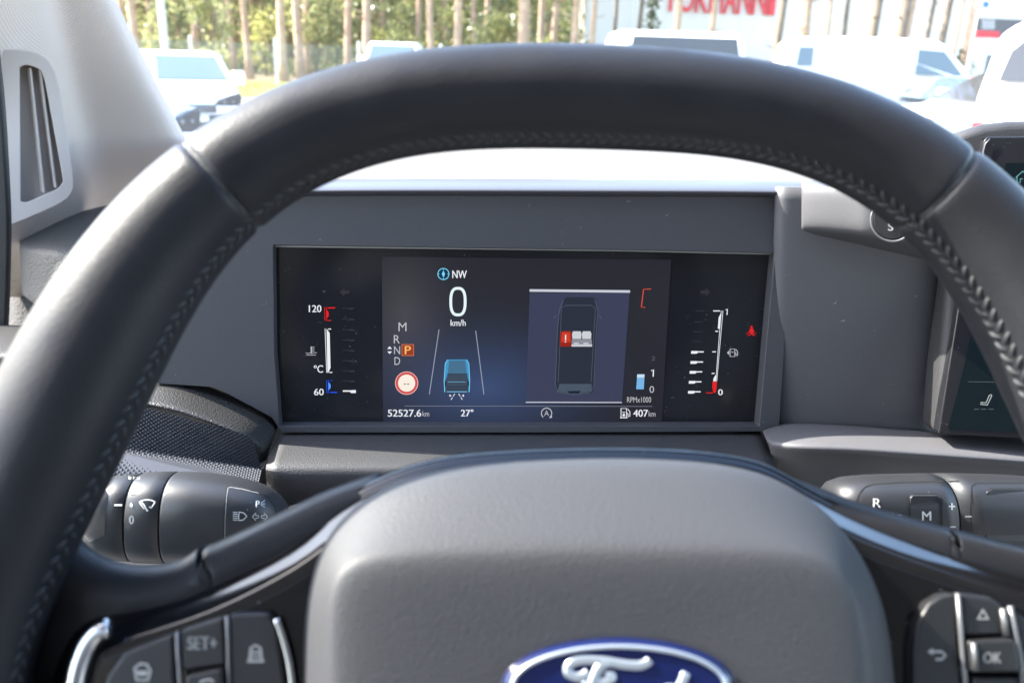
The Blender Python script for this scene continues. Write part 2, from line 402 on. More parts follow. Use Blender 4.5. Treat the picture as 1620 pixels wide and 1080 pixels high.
g = Geo(); textg(g, lift(H, .0022), 'S', 1405, 353, 1413, 365, bold=.6); g.make('button_letter', lit('button_white', (235, 235, 235)), sb, smooth=False)
# padded ledge under the display
def ledge(y0, Y, x0, x1): return [(x0+(x1-x0)*i/10, y0, Y) for i in range(11)]
loft('lower_ledge', [ledge(675, .515, 462, 1192), ledge(680, .495, 452, 1200), ledge(690, .484, 442, 1207), ledge(715, .466, 428, 1219), ledge(730, .457, 422, 1225), ledge(742, .4515, 420, 1228), ledge(760, .450, 421, 1229), ledge(800, .450, 427, 1226), ledge(870, .452, 440, 1215)], 'soft', dash, sub=2)
# angular trim on the right, below the side panel
loft('lower_trim', [
    [(1204, 676, .500), (1222, 668, .498), (1300, 668, .480), (1480, 684, .470), (1640, 692, .462), (1800, 700, .455)],
    [(1206, 682, .484), (1228, 674, .478), (1305, 676, .466), (1480, 692, .456), (1640, 700, .448), (1800, 708, .44)],
    [(1212, 694, .468), (1246, 700, .452), (1330, 703, .444), (1470, 714, .436), (1640, 727, .428), (1800, 738, .42)],
    [(1216, 702, .462), (1250, 712, .446), (1330, 714, .440), (1470, 726, .434), (1640, 738, .427), (1800, 750, .42)],
    [(1222, 730, .466), (1262, 745, .468), (1340, 750, .470), (1470, 756, .468), (1640, 762, .460), (1800, 770, .455)],
    [(1228, 800, .470), (1262, 830, .475), (1340, 850, .478), (1470, 860, .478), (1640, 870, .470), (1800, 880, .465)]], 'panel', dash, sub=2)
# left: grained block over a knurled panel
loft('side_trim_block', [
    [(215, 590, .520), (262, 590, .512), (300, 596, .508), (380, 628, .505), (428, 652, .503), (444, 664, .500)],
    [(215, 598, .502), (262, 597, .500), (300, 603, .497), (378, 634, .494), (426, 658, .492), (441, 672, .493)],
    [(200, 630, .470), (246, 634, .468), (290, 644, .466), (352, 668, .463), (400, 688, .462), (428, 708, .474)],
    [(198, 636, .466), (244, 641, .464), (288, 651, .462), (348, 675, .459), (399, 694, .458), (424, 716, .472)],
    [(200, 650, .470), (250, 655, .470), (290, 668, .470), (350, 690, .468), (404, 712, .464), (421, 735, .470)],
    [(220, 700, .478), (260, 705, .478), (310, 715, .478), (370, 735, .476), (410, 742, .470), (420, 756, .472)]], 'speck', dash, sub=2)
# knurled panel: real little pyramids
def bil(c, u, v): return c[0].lerp(c[1], u).lerp(c[3].lerp(c[2], u), v)
def knurl(name, c, nu, nv, h):
    g = Geo(); n = (c[1]-c[0]).cross(c[3]-c[0]).normalized()
    if n.dot(CAM-c[0]) < 0: n = -n
    du, dv = 1/nu, 1/nv
    g.add([p-n*.0004 for p in c], [(0, 1, 2, 3)])
    for j in range(2*nv+1):
        for i in range(nu+1):
            u, v = (i+(.5 if j % 2 else 0))*du, j*dv/2
            cl = lambda a_, b2_: bil(c, max(0, min(1, a_)), max(0, min(1, b2_)))
            q = [cl(u-du/2, v), cl(u, v-dv/2), cl(u+du/2, v), cl(u, v+dv/2)]
            m_ = cl(u, v); t_ = [m_ + (p-m_)*.30 + n*h for p in q]
            g.add(q+t_, [(0, 1, 5, 4), (1, 2, 6, 5), (2, 3, 7, 6), (3, 0, 4, 7), (4, 5, 6, 7)])
    o = g.make(name, 'knurl', dash, smooth=False); o['kind'] = 'stuff'; return o
knurl('knurled_panel', [P(150, 622, .463), P(398, 690, .4565), P(414, 742, .452), P(130, 700, .446)], 34, 11, .0012)
knurl('knurled_panel', [P(130, 700, .446), P(414, 742, .452), P(408, 768, .430), P(110, 760, .420)], 34, 7, .0012)
slab('corner_piece', [P(404, 746, .455), P(420, 735, .456), P(434, 800, .45), P(396, 800, .45), P(392, 758, .452)], Vector((0, -1, .1)).normalized(), .02, 'soft', dash, bevel=.0015)

# steering column shroud under the stalks
shr = empty('steering_column', P(820, 900, .45), 'grey plastic steering column shroud behind the wheel hub', 'steering column')
loft('column_shroud', [
    [(60, 884, .46), (140, 884, .45), (300, 884, .44), (420, 802, .445), (500, 790, .44), (820, 788, .43), (1230, 790, .44), (1300, 850, .45), (1420, 900, .46)],
    [(60, 888, .425), (140, 887, .42), (300, 886, .415), (430, 806, .42), (505, 794, .42), (820, 790, .41), (1230, 794, .42), (1300, 856, .42), (1420, 906, .43)],
    [(60, 901, .405), (140, 901, .40), (300, 902, .395), (440, 820, .40), (515, 808, .40), (820, 800, .39), (1230, 808, .40), (1300, 870, .40), (1420, 920, .41)],
    [(60, 908, .405), (140, 908, .40), (300, 909, .395), (440, 830, .40), (515, 820, .40), (820, 810, .39), (1230, 820, .40), (1300, 880, .40), (1420, 930, .41)],
    [(60, 1080, .44), (140, 1080, .43), (300, 1080, .42), (440, 1080, .41), (515, 1080, .40), (820, 1080, .39), (1230, 1080, .40), (1300, 1080, .41), (1420, 1080, .42)]], 'speck', shr, sub=2)

# ================================================================== instrument display
disp = empty('instrument_display', S(820, 540), 'wide dark digital instrument display showing speed zero and seat warning', 'instrument display')
inn2 = [(436, 560), (435, 470), (435, 420), (435, 391), (700, 394), (1000, 398), (1222, 403), (1218, 440), (1207, 560), (1196.5, 669), (820, 669), (445, 669), (443, 640), (440, 600)]
sring(inner, inn2, -.0006, .008, 'display_frame', 'lip', disp, bevel=.0006)
slab('display_glass', [S(x, y, -.0032) for x, y in ((433, 389), (1224, 401), (1199, 671), (442, 671))], SN, .004, 'glass', disp, bevel=.0004)
# the lit panel in the middle: its own faint blue picture glow, plus a painted grey haze
lm = bpy.data.materials.new('lcd_panel'); lm.use_nodes = True; t = lm.node_tree; n = t.nodes; L = t.links; b = n['Principled BSDF']
b.inputs['Base Color'].default_value = (.005, .005, .006, 1); b.inputs['Roughness'].default_value = .5; b.inputs['Specular IOR Level'].default_value = .18
tc = n.new('ShaderNodeTexCoord'); b.inputs['Emission Strength'].default_value = EK
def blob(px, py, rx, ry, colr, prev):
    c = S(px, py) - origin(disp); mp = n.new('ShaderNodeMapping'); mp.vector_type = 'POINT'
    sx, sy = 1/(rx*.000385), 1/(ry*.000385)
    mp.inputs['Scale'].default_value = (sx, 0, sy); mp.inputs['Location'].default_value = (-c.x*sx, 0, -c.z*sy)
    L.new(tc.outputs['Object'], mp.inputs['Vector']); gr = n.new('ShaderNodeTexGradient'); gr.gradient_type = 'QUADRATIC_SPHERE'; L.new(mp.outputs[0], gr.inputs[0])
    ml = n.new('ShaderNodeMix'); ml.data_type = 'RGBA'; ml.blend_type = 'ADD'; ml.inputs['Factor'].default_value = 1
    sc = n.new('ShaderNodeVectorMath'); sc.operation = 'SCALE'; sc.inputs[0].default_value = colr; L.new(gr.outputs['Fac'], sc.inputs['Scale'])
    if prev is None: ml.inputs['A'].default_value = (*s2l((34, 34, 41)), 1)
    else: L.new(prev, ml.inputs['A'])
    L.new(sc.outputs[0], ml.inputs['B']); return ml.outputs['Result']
c_ = blob(765, 615, 300, 165, (.024, .055, .15), None)
c_ = blob(640, 500, 120, 190, (.040, .037, .040), c_)  # grey reflection haze on the cover glass, painted into the emission
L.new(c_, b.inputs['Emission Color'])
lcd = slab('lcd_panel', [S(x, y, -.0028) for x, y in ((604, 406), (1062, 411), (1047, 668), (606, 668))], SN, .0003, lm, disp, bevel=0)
D = lift(S, -.0024); D2 = lift(S, -.0022)
G_w = lit('screen_white', (236, 240, 246)); G_g = lit('screen_grey', (190, 192, 198)); G_dim = lit('screen_dim', (60, 62, 70)); G_faint = lit('screen_faint', (50, 51, 57))
G_red = lit('screen_red', (225, 30, 34)); G_blue = lit('screen_blue', (30, 80, 220)); G_lb = lit('screen_light_blue', (90, 160, 255)); G_cy = lit('screen_cyan', (130, 215, 245))
G_or = lit('screen_orange', (255, 190, 110)); G_ord = lit('screen_rust', (150, 62, 30)); G_cream = lit('screen_cream', (250, 238, 225)); G_tr = lit('screen_sign_red', (205, 80, 80)); G_pink = lit('screen_pink', (255, 190, 180))
G_pan = lit('screen_panel_blue', (58, 63, 88)); G_van = lit('screen_van_body', (40, 46, 60)); G_vln = lit('screen_van_line', (88, 98, 118)); G_tail = lit('screen_van_tail', (70, 84, 100))
G_c1 = lit('screen_van_blue', (66, 150, 200)); G_c2 = lit('screen_van_roof', (70, 112, 142)); G_c3 = lit('screen_van_rear', (60, 74, 92)); G_c4 = lit('screen_van_edge', (130, 215, 255)); G_cd = lit('screen_van_dark', (22, 32, 48)); G_deep = lit('screen_compass_ground', (8, 52, 82))
G_seat = lit('screen_seat_white', (205, 208, 214)); G_seatg = lit('screen_seat_grey', (140, 144, 152)); G_sr = lit('screen_seat_red', (205, 58, 34)); G_srd = lit('screen_seat_dark_red', (150, 34, 20))
def tx(name, s, box, m, parent=lcd, bold=0., mp=D):
    g = Geo(); textg(g, mp, s, *box, bold=bold); return g.make(name, m, parent, smooth=False)
def ln(name, pts, wd, m, parent=lcd, closed=False, mp=D):
    g = Geo(); ribbon(g, mp, pts, wd, closed); return g.make(name, m, parent, smooth=False)
def fl(name, pts, m, parent=lcd, mp=D):
    g = Geo(); fill(g, mp, pts); return g.make(name, m, parent, smooth=False)
tx('heading_text', 'NW', (715.7, 427.9, 738.4, 440), G_w, bold=.5)
fl('compass_ground', circ(701.5, 433.4, 10), G_deep); ln('compass_ring', circ(701.5, 433.4, 8.8), 1.3, G_cy, closed=True, mp=D2)
g = Geo(); fill(g, D2, [(701.5, 427.5), (704, 433.4), (701.5, 439.5), (699, 433.4)])
for a in (0, 90, 180, 270): ribbon(g, D2, [(701.5+6.2*math.cos(rad(a)), 433.4+6.2*math.sin(rad(a))), (701.5+8.5*math.cos(rad(a)), 433.4+8.5*math.sin(rad(a)))], 1)
g.make('compass_needle', G_cy, lcd, smooth=False)
# speed digit as a rounded oblong stroke
pts = []
for i in range(48):
    a = 2*math.pi*i/48; cs, sn = math.cos(a), math.sin(a)
    pts.append((724.5+11.4*math.copysign(abs(cs)**.72, cs), 477+21*math.copysign(abs(sn)**.78, sn)))
ln('speed_digit', pts, 4.4, lit('screen_speed_white', (232, 248, 252)), closed=True)
tx('speed_unit_text', 'km/h', (712.9, 505.5, 736.7, 515.5), G_w, bold=.3)
tx('gear_letter', 'M', (630.4, 510, 643.1, 523.8), G_g); tx('gear_letter', 'R', (623, 530, 632.5, 543), G_g)
tx('gear_letter', 'N', (623.4, 547.5, 633, 560), G_g); tx('gear_letter', 'D', (624, 564.7, 633, 577), G_g)
fl('park_box', [(635.8, 544.8), (654.4, 544.8), (654.4, 562.3), (635.8, 562.3)], G_ord); ln('park_box_edge', [(635.8, 544.8), (654.4, 544.8), (654.4, 562.3), (635.8, 562.3)], 1, lit('screen_box_edge', (235, 130, 100)), closed=True, mp=D2)
tx('park_letter', 'P', (640.5, 547.2, 650, 560), G_or, bold=.4, mp=D2)
g = Geo(); fill(g, D, [(612.7, 551.8), (616.4, 547.6), (620.2, 551.8)]); fill(g, D, [(612.7, 555.7), (620.2, 555.7), (616.4, 559.8)]); g.make('shift_arrows', G_w, lcd, smooth=False)
D3 = lift(S, -.0020)
fl('limit_sign', circ(643.3, 605.8, 18.3, 40), G_pink); fl('limit_sign_ring', circ(643.3, 605.8, 17.2, 40), G_tr, mp=D2); fl('limit_sign_face', circ(643.3, 605.8, 13.6, 40), G_cream, mp=D3)
g = Geo()
for x in (638.6, 644): ribbon(g, lift(S, -.0018), [(x, 607.2), (x+3.7, 607.2)], 1.2)
g.make('limit_sign_dashes', G_cd, lcd, smooth=False)
ln('lane_line', [(694.6, 521), (679.2, 623.6)], 1.4, lit('screen_lane', (150, 158, 176))); ln('lane_line', [(752.6, 523), (765.6, 623.6)], 1.4, lit('screen_lane2', (150, 158, 176)))
# the van picture ahead, seen from behind
fl('van_picture', [(708, 568.5), (738.5, 568.5), (741.5, 573), (743.3, 602), (743, 619.5), (702.8, 619.5), (702.3, 602), (704.5, 573)], G_c1)
fl('van_picture_roof', [(710.5, 570), (736, 570), (738.5, 591), (708.5, 591)], G_c2, mp=D2)
fl('van_picture_rear', [(708, 592), (739, 592), (741.5, 603), (741, 620), (704.5, 620), (704, 603)], G_c3, mp=D2)
g = Geo()
for y in (591.5, 603.5, 611.5, 616): ribbon(g, D3, [(707, y), (740, y)], 1)
g.make('van_picture_lines', G_cd, lcd, smooth=False)
g = Geo(); ribbon(g, D3, [(708, 569), (704.4, 575), (702.6, 602), (703.5, 620)], 1); ribbon(g, D3, [(738.5, 569), (741.8, 575), (743.2, 602), (742.3, 620)], 1); ribbon(g, D3, [(708, 603.8), (738, 603.8)], .7); ribbon(g, D3, [(707, 619.4), (739, 619.4)], .9)
g.make('van_picture_edges', G_c4, lcd, smooth=False)
g = Geo()
for x in (703.8, 739.7): fill(g, lift(S, -.0017), [(x, 603), (x+2.2, 603), (x+2.2, 610.5), (x, 610.5)])
g.make('van_picture_lamps', G_cd, lcd, smooth=False)
g = Geo()
for sx_ in (-1, 1):
    c0 = 722.5; ribbon(g, D, [(c0+sx_*3, 622.5), (c0+sx_*5.5, 626.5)], 1.1); ribbon(g, D, [(c0+sx_*6.5, 628), (c0+sx_*9, 632)], 1.1); fill(g, D, [(c0+sx_*8, 625.5), (c0+sx_*11.5, 623.5), (c0+sx_*11.5, 627.5)])
g.make('lane_assist_symbol', G_w, lcd, smooth=False)
tx('odometer_text', '52527.6', (613.6, 647.6, 666.2, 658.7), G_w, bold=.5); tx('odometer_unit_text', 'km', (668.4, 650, 679, 658.4), G_g)
tx('temperature_text', '27°', (729.3, 647.3, 748.8, 658.4), G_w, bold=.6)
ln('status_line', [(640, 642), (836, 642.2), (1032, 642.6)], .8, lit('screen_rule', (128, 132, 146)))
# van seen from above with its seats
fl('plan_ground', [(838, 463), (996, 463), (984, 636), (832, 636)], G_pan)
G_rw = lit('screen_rule_white', (200, 202, 214)); ln('plan_rule', [(837.8, 459.4), (996.8, 461)], 4, G_rw, mp=D2); ln('plan_rule', [(831.8, 636), (983.8, 636.4)], 1.6, G_rw, mp=D2)
fl('plan_van_body', [(893, 473), (897, 470), (938, 470), (943, 473), (946, 500), (943, 560), (940, 612), (936, 622), (908, 624), (884, 621), (879, 612), (880, 560), (884, 500)], G_van, mp=D2)
g = Geo()
ribbon(g, D3, [(891, 475), (885, 490), (882, 520), (878.5, 608), (882, 620), (908, 624), (934, 621), (939.5, 610), (943.5, 520), (946, 492), (941, 474)], .8)
ribbon(g, D3, [(888, 488), (887, 520), (883, 605)], .7); ribbon(g, D3, [(888, 487), (895, 483), (936, 483), (942, 488), (940, 520), (935, 604)], .7)
ribbon(g, D3, [(876, 503), (880, 499)], 1); ribbon(g, D3, [(948, 499), (951.5, 504)], 1)
g.make('plan_van_lines', G_vln, lcd, smooth=False)
fl('plan_van_tail', [(885, 607), (936, 607), (936, 619), (908, 623), (882, 619)], G_tail, mp=D3)
fl('plan_van_tail_slot', [(897, 618.5), (919, 618), (915, 622), (901, 622)], G_cd, mp=lift(S, -.0018))
D4 = lift(S, -.0016); D5 = lift(S, -.0013)
fl('plan_seat_red', [(888, 523.7), (903, 523.7), (904, 528), (904, 548), (885.6, 548), (886.5, 528)], G_srd, mp=D4); fl('plan_seat_red_back', [(889, 525), (902, 525), (902.8, 541), (887.5, 541)], G_sr, mp=D5)
g = Geo(); ribbon(g, lift(S, -.001), [(894.9, 529.5), (894.7, 538)], 1.8); fill(g, lift(S, -.001), circ(894.6, 540.5, 1.1, 10)); g.make('plan_seat_mark', G_w, lcd, smooth=False)
for x in (905, 920.6):
    fl('plan_seat', [(x+1.5, 523.9), (x+13.5, 523.9), (x+15, 528), (x+14.4, 536), (x+.6, 536), (x, 528)], G_seat, mp=D4)
fl('plan_seat_cushion', [(904.8, 536.6), (936, 536.6), (936.6, 548.3), (904, 548.3)], G_seatg, mp=D4)
g = Geo(); ribbon(g, D5, [(904.2, 546.3), (936.6, 546.3)], 3.2)
for x in (911.5, 927): ribbon(g, D5, [(x-4, 543), (x+4, 543)], 2)
g.make('plan_seat_front', G_seat, lcd, smooth=False)
ln('rev_limit_bracket', [(1029.8, 457), (1018.2, 457.5), (1014.6, 486), (1020.6, 486)], 1.5, lit('screen_bracket', (225, 82, 62)))
bm = bpy.data.materials.new('rev_bar'); bm.use_nodes = True
fl('rev_bar', [(1008.2, 591.8), (1019.7, 591.8), (1018.5, 615.5), (1006.5, 615.5)], lit('screen_bar', (120, 180, 228)))
fl('rev_bar_top', [(1008.1, 592), (1019.6, 592), (1019.3, 597), (1007.8, 597)], lit('screen_bar_top', (200, 222, 240)), mp=D2)
ln('rev_digit', [(1030.2, 586.4), (1033.8, 584.4), (1033.4, 595.6)], 1.9, G_w); tx('rev_digit', '0', (1027.6, 610.4, 1034.8, 621), G_g); tx('rev_digit', '2', (1030, 563.5, 1036.8, 570), lit('screen_two', (92, 94, 102)))
tx('rev_unit_text', 'RPMx1000', (992, 627.6, 1030, 636.4), G_g)
g = Geo(); ribbon(g, D, circ(864.7, 653.4, 8.2, 24, 130, 410), 1.4); textg(g, D, 'A', 861, 649, 868.4, 657.4); fill(g, D, [(868.5, 661), (873.5, 660.5), (872.5, 656)]); g.make('stop_start_symbol', G_g, lcd, smooth=False)
def pump(mp, x0, y0, w_, h_, m, parent, arrow=True):
    g = Geo(); bw = w_*.62
    ribbon(g, mp, [(x0, y0+h_), (x0, y0), (x0+bw, y0), (x0+bw, y0+h_)], 1.4, True); ribbon(g, mp, [(x0+2, y0+h_*.42), (x0+bw-2, y0+h_*.42)], 1.2)
    ribbon(g, mp, [(x0+bw, y0+h_*.5), (x0+bw*1.25, y0+h_*.55), (x0+bw*1.3, y0+h_*.9), (x0+w_, y0+h_*.85), (x0+w_, y0+h_*.35), (x0+bw*1.2, y0+h_*.05)], 1.2)
    if arrow: fill(g, mp, [(x0-1.5, y0+h_*.2), (x0-1.5, y0+h_*.8), (x0-5, y0+h_*.5)])
    else: fill(g, mp, circ(x0+bw/2, y0+h_*.72, 2.2, 10)); ribbon(g, mp, [(x0-1.5, y0+h_), (x0+bw+1.5, y0+h_)], 1.5)
    return g.make('fuel_pump_symbol', m, parent, smooth=False)
pump(D, 982.5, 645.8, 14, 14.6, G_w, lcd, False)
tx('range_text', '407', (1002, 647.8, 1025, 658.8), G_w, bold=.5); tx('range_unit_text', 'km', (1026.2, 650, 1037, 658.6), G_g)
# coolant gauge
D = lift(S, -.0028)
tg = tx('temperature_gauge', '120', (488.7, 482.6, 508.3, 493.8), G_w, disp, .4, mp=D)
tx('gauge_text', '60', (497, 614.6, 512, 625), G_w, tg, .4, mp=D); tx('gauge_text', 'ºC', (496.6, 577.6, 511, 589.3), G_w, tg, .3, mp=D)
g = Geo(); ribbon(g, D, [(513.6, 485.7), (514, 507.2)], 1.1); ribbon(g, D, [(516.4, 485.7), (516.8, 507.2)], 1.1); fill(g, D, [(516.8, 490), (519.9, 493.5), (520, 500), (517, 503.5)])
ribbon(g, D, [(518.3, 487), (530.4, 486.8)], 1.9); ribbon(g, D, [(518, 506.8), (523.8, 506.8)], 1.2); g.make('hot_band', G_red, tg, smooth=False)
g = Geo(); ribbon(g, D, [(514.2, 519.5), (516.8, 589.3)], 1); fill(g, D, [(516.6, 519.5), (518.2, 522), (521.6, 527), (522.9, 582), (520.8, 586), (519.4, 589.3), (518, 589.3)]); ribbon(g, D, [(519, 520.4), (523.8, 520.4)], 1.5); ribbon(g, D, [(521, 588.8), (525.7, 588.8)], 1.5); g.make('normal_band', G_w, tg, smooth=False)
g = Geo(); ribbon(g, D, [(516.6, 600.8), (517, 621.8)], 1.1); ribbon(g, D, [(519.2, 600.8), (519.4, 621.8)], 1.1); ribbon(g, D, [(521.5, 601.8), (526, 601.8)], 1); ribbon(g, D, [(521.8, 620.5), (533.5, 620.5)], 1.8); g.make('cold_band', G_blue, tg, smooth=False)
fl('cold_bulge', [(519.6, 604), (522.9, 607.5), (523.2, 613), (519.8, 617)], G_lb, tg, mp=D)
fl('level_mark', [(542.4, 617.1), (555, 617.2), (557.5, 616.8), (563, 616.8), (563, 621.4), (555.5, 621.4), (553.5, 619.4), (542.4, 619.4)], G_w, tg, mp=D)
for i, y in enumerate((143, 232, 317, 402, 486, 570, 652, 735)):
    yy = 460+y/5.143; x = 541+.25*i*.6
    fl('level_mark', [(x, yy-1), (x+19.5, yy-1), (x+19.5, yy+1.6), (x+12, yy+1.6), (x+10, yy+.4), (x, yy+.4)], G_faint, tg, mp=D)
g = Geo(); ribbon(g, D, [(492.3, 548), (492.6, 559)], 1.8)
for y in (549, 552, 555): ribbon(g, D, [(493, y), (497.5, y)], 1)
ribbon(g, D, [(483.5, 557.8), (487, 559), (490, 558), (492.5, 559), (496, 558), (501.5, 557.8)], .9); ribbon(g, D, [(484.5, 561.5), (500, 561.5)], .9); g.make('coolant_symbol', G_g, tg, smooth=False)
g = Geo()
for y in (648, 651, 654): ribbon(g, D, [(511, y), (519, y)], .8)
ribbon(g, D, circ(523, 651, 6, 16, -90, 90), .8); ribbon(g, D, [(523, 645), (521, 651), (523, 657)], .8); g.make('lamp_symbol', lit('screen_ghost', (44, 45, 48)), tg, smooth=False)
for x0, sgn in ((545, -1), (1116, 1)):
    fl('turn_arrow', [(x0-sgn*8, 459), (x0, 459), (x0, 454.5), (x0+sgn*8, 462), (x0, 470), (x0, 465), (x0-sgn*8, 465)], lit('screen_arrow_ghost', (47, 48, 54)), tg, mp=D)
# fuel gauge
q = lambda x, y: (1040+x/4.695, 440+y/4.695)
fg = ln('fuel_gauge', [q(506, 236), q(520, 228), q(517, 273)], 1.5, G_w, disp, mp=D)
tx('gauge_text', '0', (*q(452, 824), *q(485, 868)), G_w, fg, .4, mp=D)
for x, y in ((250, 548), (245, 623), (239, 696), (233, 770), (227, 844)):
    fl('level_mark', [q(x+2, y-8), q(x+46, y-8), q(x+50, y-6), q(x+95, y-6), q(x+94, y+3), q(x+52, y+3), q(x+42, y+12), q(x, y+12)], G_w, fg, mp=D)
for x, y in ((283, 243), (270, 325), (266, 396), (260, 468)):
    fl('level_mark', [q(x, y-4), q(x+70, y-4), q(x+70, y+4), q(x, y+6)], G_faint, fg, mp=D)
g = Geo(); ribbon(g, D, [q(474, 240), q(434, 765)], .9); ribbon(g, D, [q(487, 240), q(441, 765)], .9)
fill(g, D, [q(471, 262), q(476, 262), q(464, 376), q(449, 374), q(455, 292)]); fill(g, D, [q(431, 720), q(438, 720), q(434, 765), q(414, 765), q(418, 742)])
for a, b_, y in ((414, 465, 243), (430, 452, 394), (408, 435, 546), (403, 425, 706)): ribbon(g, D, [q(a, y), q(b_, y)], 1.6)
g.make('gauge_scale', G_w, fg, smooth=False)
g = Geo(); fill(g, D, [q(408, 768), q(442, 768), q(440, 815), q(432, 850), q(416, 850), q(408, 815)]); ribbon(g, D, [q(360, 851), q(410, 851)], 1.4); g.make('reserve_band', G_red, fg, smooth=False)
pump(D, *q(540, 525), 12, 12, G_g, fg)
g = Geo(); fill(g, D, circ(*q(700, 362), 2, 12)); fill(g, D, [q(690, 372), q(711, 372), q(722, 405), q(716, 412), q(708, 398), q(708, 414), q(726, 424), q(720, 430), q(697, 416), q(676, 430), q(670, 424), q(691, 414), q(690, 398), q(682, 410), q(676, 404)])
ribbon(g, D, [q(660, 412), q(672, 408)], 1.3); ribbon(g, D, [q(728, 408), q(734, 412)], 1.3); g.make('seat_belt_warning_lamp', G_red, disp, smooth=False)

# ================================================================== centre touch screen
TN = Vector((-.22, -.95, .20)).normalized()
T = plane_map(P(1490, 600, .452), TN)
ts = empty('touch_screen', T(1560, 500), 'black centre touch screen with seat and home symbols beside the start button', 'touch screen')
slab('screen_glass', [T(x, y, .002) for x, y in ((1557, 222), (1562, 216), (1760, 214), (1740, 700), (1490, 688), (1484, 684))], TN, .010, 'glass', ts, bevel=.002)
slab('screen_housing', [T(x, y, -.004) for x, y in ((1492, 226), (1518, 208), (1556, 195), (1600, 190), (1700, 188), (1840, 196), (1800, 700), (1480, 690), (1500, 420))], TN, .03, 'soft', ts, bevel=.006, segs=4)
M['tft'] = mat('touch_picture', (.004, .005, .006), .12, emit=s2l((12, 26, 32)), estr=EK, spec=.08)
slab('screen_picture', [T(x, y, .0024) for x, y in ((1592, 258), (1750, 258), (1735, 690), (1500, 678), (1530, 560))], TN, .0003, M['tft'], ts, bevel=0)
T1 = lift(T, .003)
g = Geo(); ribbon(g, T1, [(1607, 281), (1618, 271), (1630, 281)], 1.3); ribbon(g, T1, [(1609, 280), (1609, 289), (1614, 289), (1614, 283), (1618, 283)], 1.3); g.make('home_symbol', lit('touch_teal', (120, 190, 190)), ts, smooth=False)
g = Geo(); ribbon(g, T1, [(1568, 624), (1565, 625), (1560, 637), (1552, 636), (1551, 639), (1562, 640.5), (1567, 630), (1569, 625)], 1.2, True); g.make('seat_symbol', lit('touch_white', (205, 215, 215)), ts, smooth=False)
g = Geo()
for x in (1541, 1552.5, 1564): ribbon(g, T1, [(x, 647), (x+8, 647)], 1)
ribbon(g, T1, [(1531, 603.5), (1590, 604.5)], .8); g.make('menu_dashes', lit('touch_grey', (96, 108, 112)), ts, smooth=False)
tube('housing_edge_glint', [T(x, y, .003) for x, y in ((1556, 262), (1556, 240), (1559, 227), (1566, 220))], .0003, 'glint', ts)  # highlight on the edge, built in as a thin bright tube

# ================================================================== stalks
def stalk_rings(secs, n=40, pw=.82):
    rs = []
    for px, pc, h, Y, d in secs:
        a, b_ = P(px, pc-h, Y), P(px, pc+h, Y); c = (a+b_)/2; hv = (a-b_)/2; c.x = P(px, pc, Y-d*.9).x; r = []
        for j in range(n):
            t_ = 2*math.pi*j/n; cs, sn = math.cos(t_), math.sin(t_)
            r.append(c + hv*math.copysign(abs(cs)**pw, cs) + Vector((0, -d, d*.25))*math.copysign(abs(sn)**pw, sn))
        rs.append(r)
    return rs
def interp(keys, n):
    out = []
    for i in range(len(keys)-1):
        for k in range(n):
            t_ = k/n; out.append(tuple(a+(b_-a)*t_ for a, b_ in zip(keys[i], keys[i+1])))
    out.append(keys[-1]); return out
lst = empty('control_stalk', P(320, 815, .40), 'dark wiper and light control stalk with white symbols left of the hub', 'control stalk', )
def stalk_part(name, secs, m, parent):
    V, F = rings(stalk_rings(secs)); mesh(name, V, F, m, parent); return V, F
Ys = .392
kn = stalk_part('end_knob', [(124, 812, 20, Ys, .008), (128, 811, 36, Ys, .014), (136, 810, 46, Ys, .019), (150, 808, 50, Ys, .020), (164, 808, 50, Ys, .020), (171, 808, 46, Ys, .018), (173, 808, 40, Ys, .016)], 'knob', lst)
g1 = stalk_part('stalk_collar', [(128, 818, 50, Ys+.006, .012), (135, 818, 58, Ys+.002, .017), (150, 817, 61, Ys, .0185), (168, 817, 64, Ys, .0195), (192, 817, 66, Ys, .0205), (194, 817, 65, Ys, .020), (195, 817, 61, Ys, .017)], 'stalk', lst)
g2 = stalk_part('wiper_ring', [(195.4, 817, 61, Ys, .017), (196, 817, 66, Ys, .0205), (198, 817, 67, Ys, .0215), (225, 817, 68, Ys, .022), (248, 817, 68, Ys, .022), (250, 817, 67, Ys, .0215), (251, 817, 62, Ys, .018)], 'stalk', lst)
g3 = stalk_part('stalk_body', [(251.4, 817, 62, Ys, .018), (252, 817, 67.5, Ys, .022), (255, 817, 68, Ys, .0225), (300, 817, 66.5, Ys, .0225), (350, 818, 61, Ys, .0215), (385, 819, 54, Ys, .020), (410, 820, 46, Ys, .0175), (430, 821, 36, Ys+.001, .014), (443, 822, 25, Ys+.002, .0105), (450, 822, 14, Ys+.003, .007), (452, 822, 5, Ys+.004, .003)], 'stalk', lst)
A = on_surface([g1, g2, g3], .0003)
def tidy(name, fn, m, parent):
    g = Geo(); fn(g); return g.make(name, m, parent, smooth=False)
tidy('index_mark', lambda g: ribbon(g, A, [(181, 798.5), (187, 798.5), (193, 798.5)], 2.2), 'print', lst)
def f_(g):
    textg(g, A, '0', 204.5, 815, 211.5, 828.5, bold=.6)
    fill(g, A, [(207.6, 794), (210, 798.5), (209.4, 801), (207.6, 801.8), (205.8, 801), (205.2, 798.5)])
    ribbon(g, A, [(204.5, 780.5), (212.5, 780)], 2.2)
    ribbon(g, A, [(204, 765.2), (218, 764.8)], 1.8)
    for x in (203.5, 210.5, 217): fill(g, A, [(x, 753.5), (x+3.4, 754.5), (x+3.4, 757), (x, 757.5)])
tidy('wiper_scale', f_, 'print', lst)
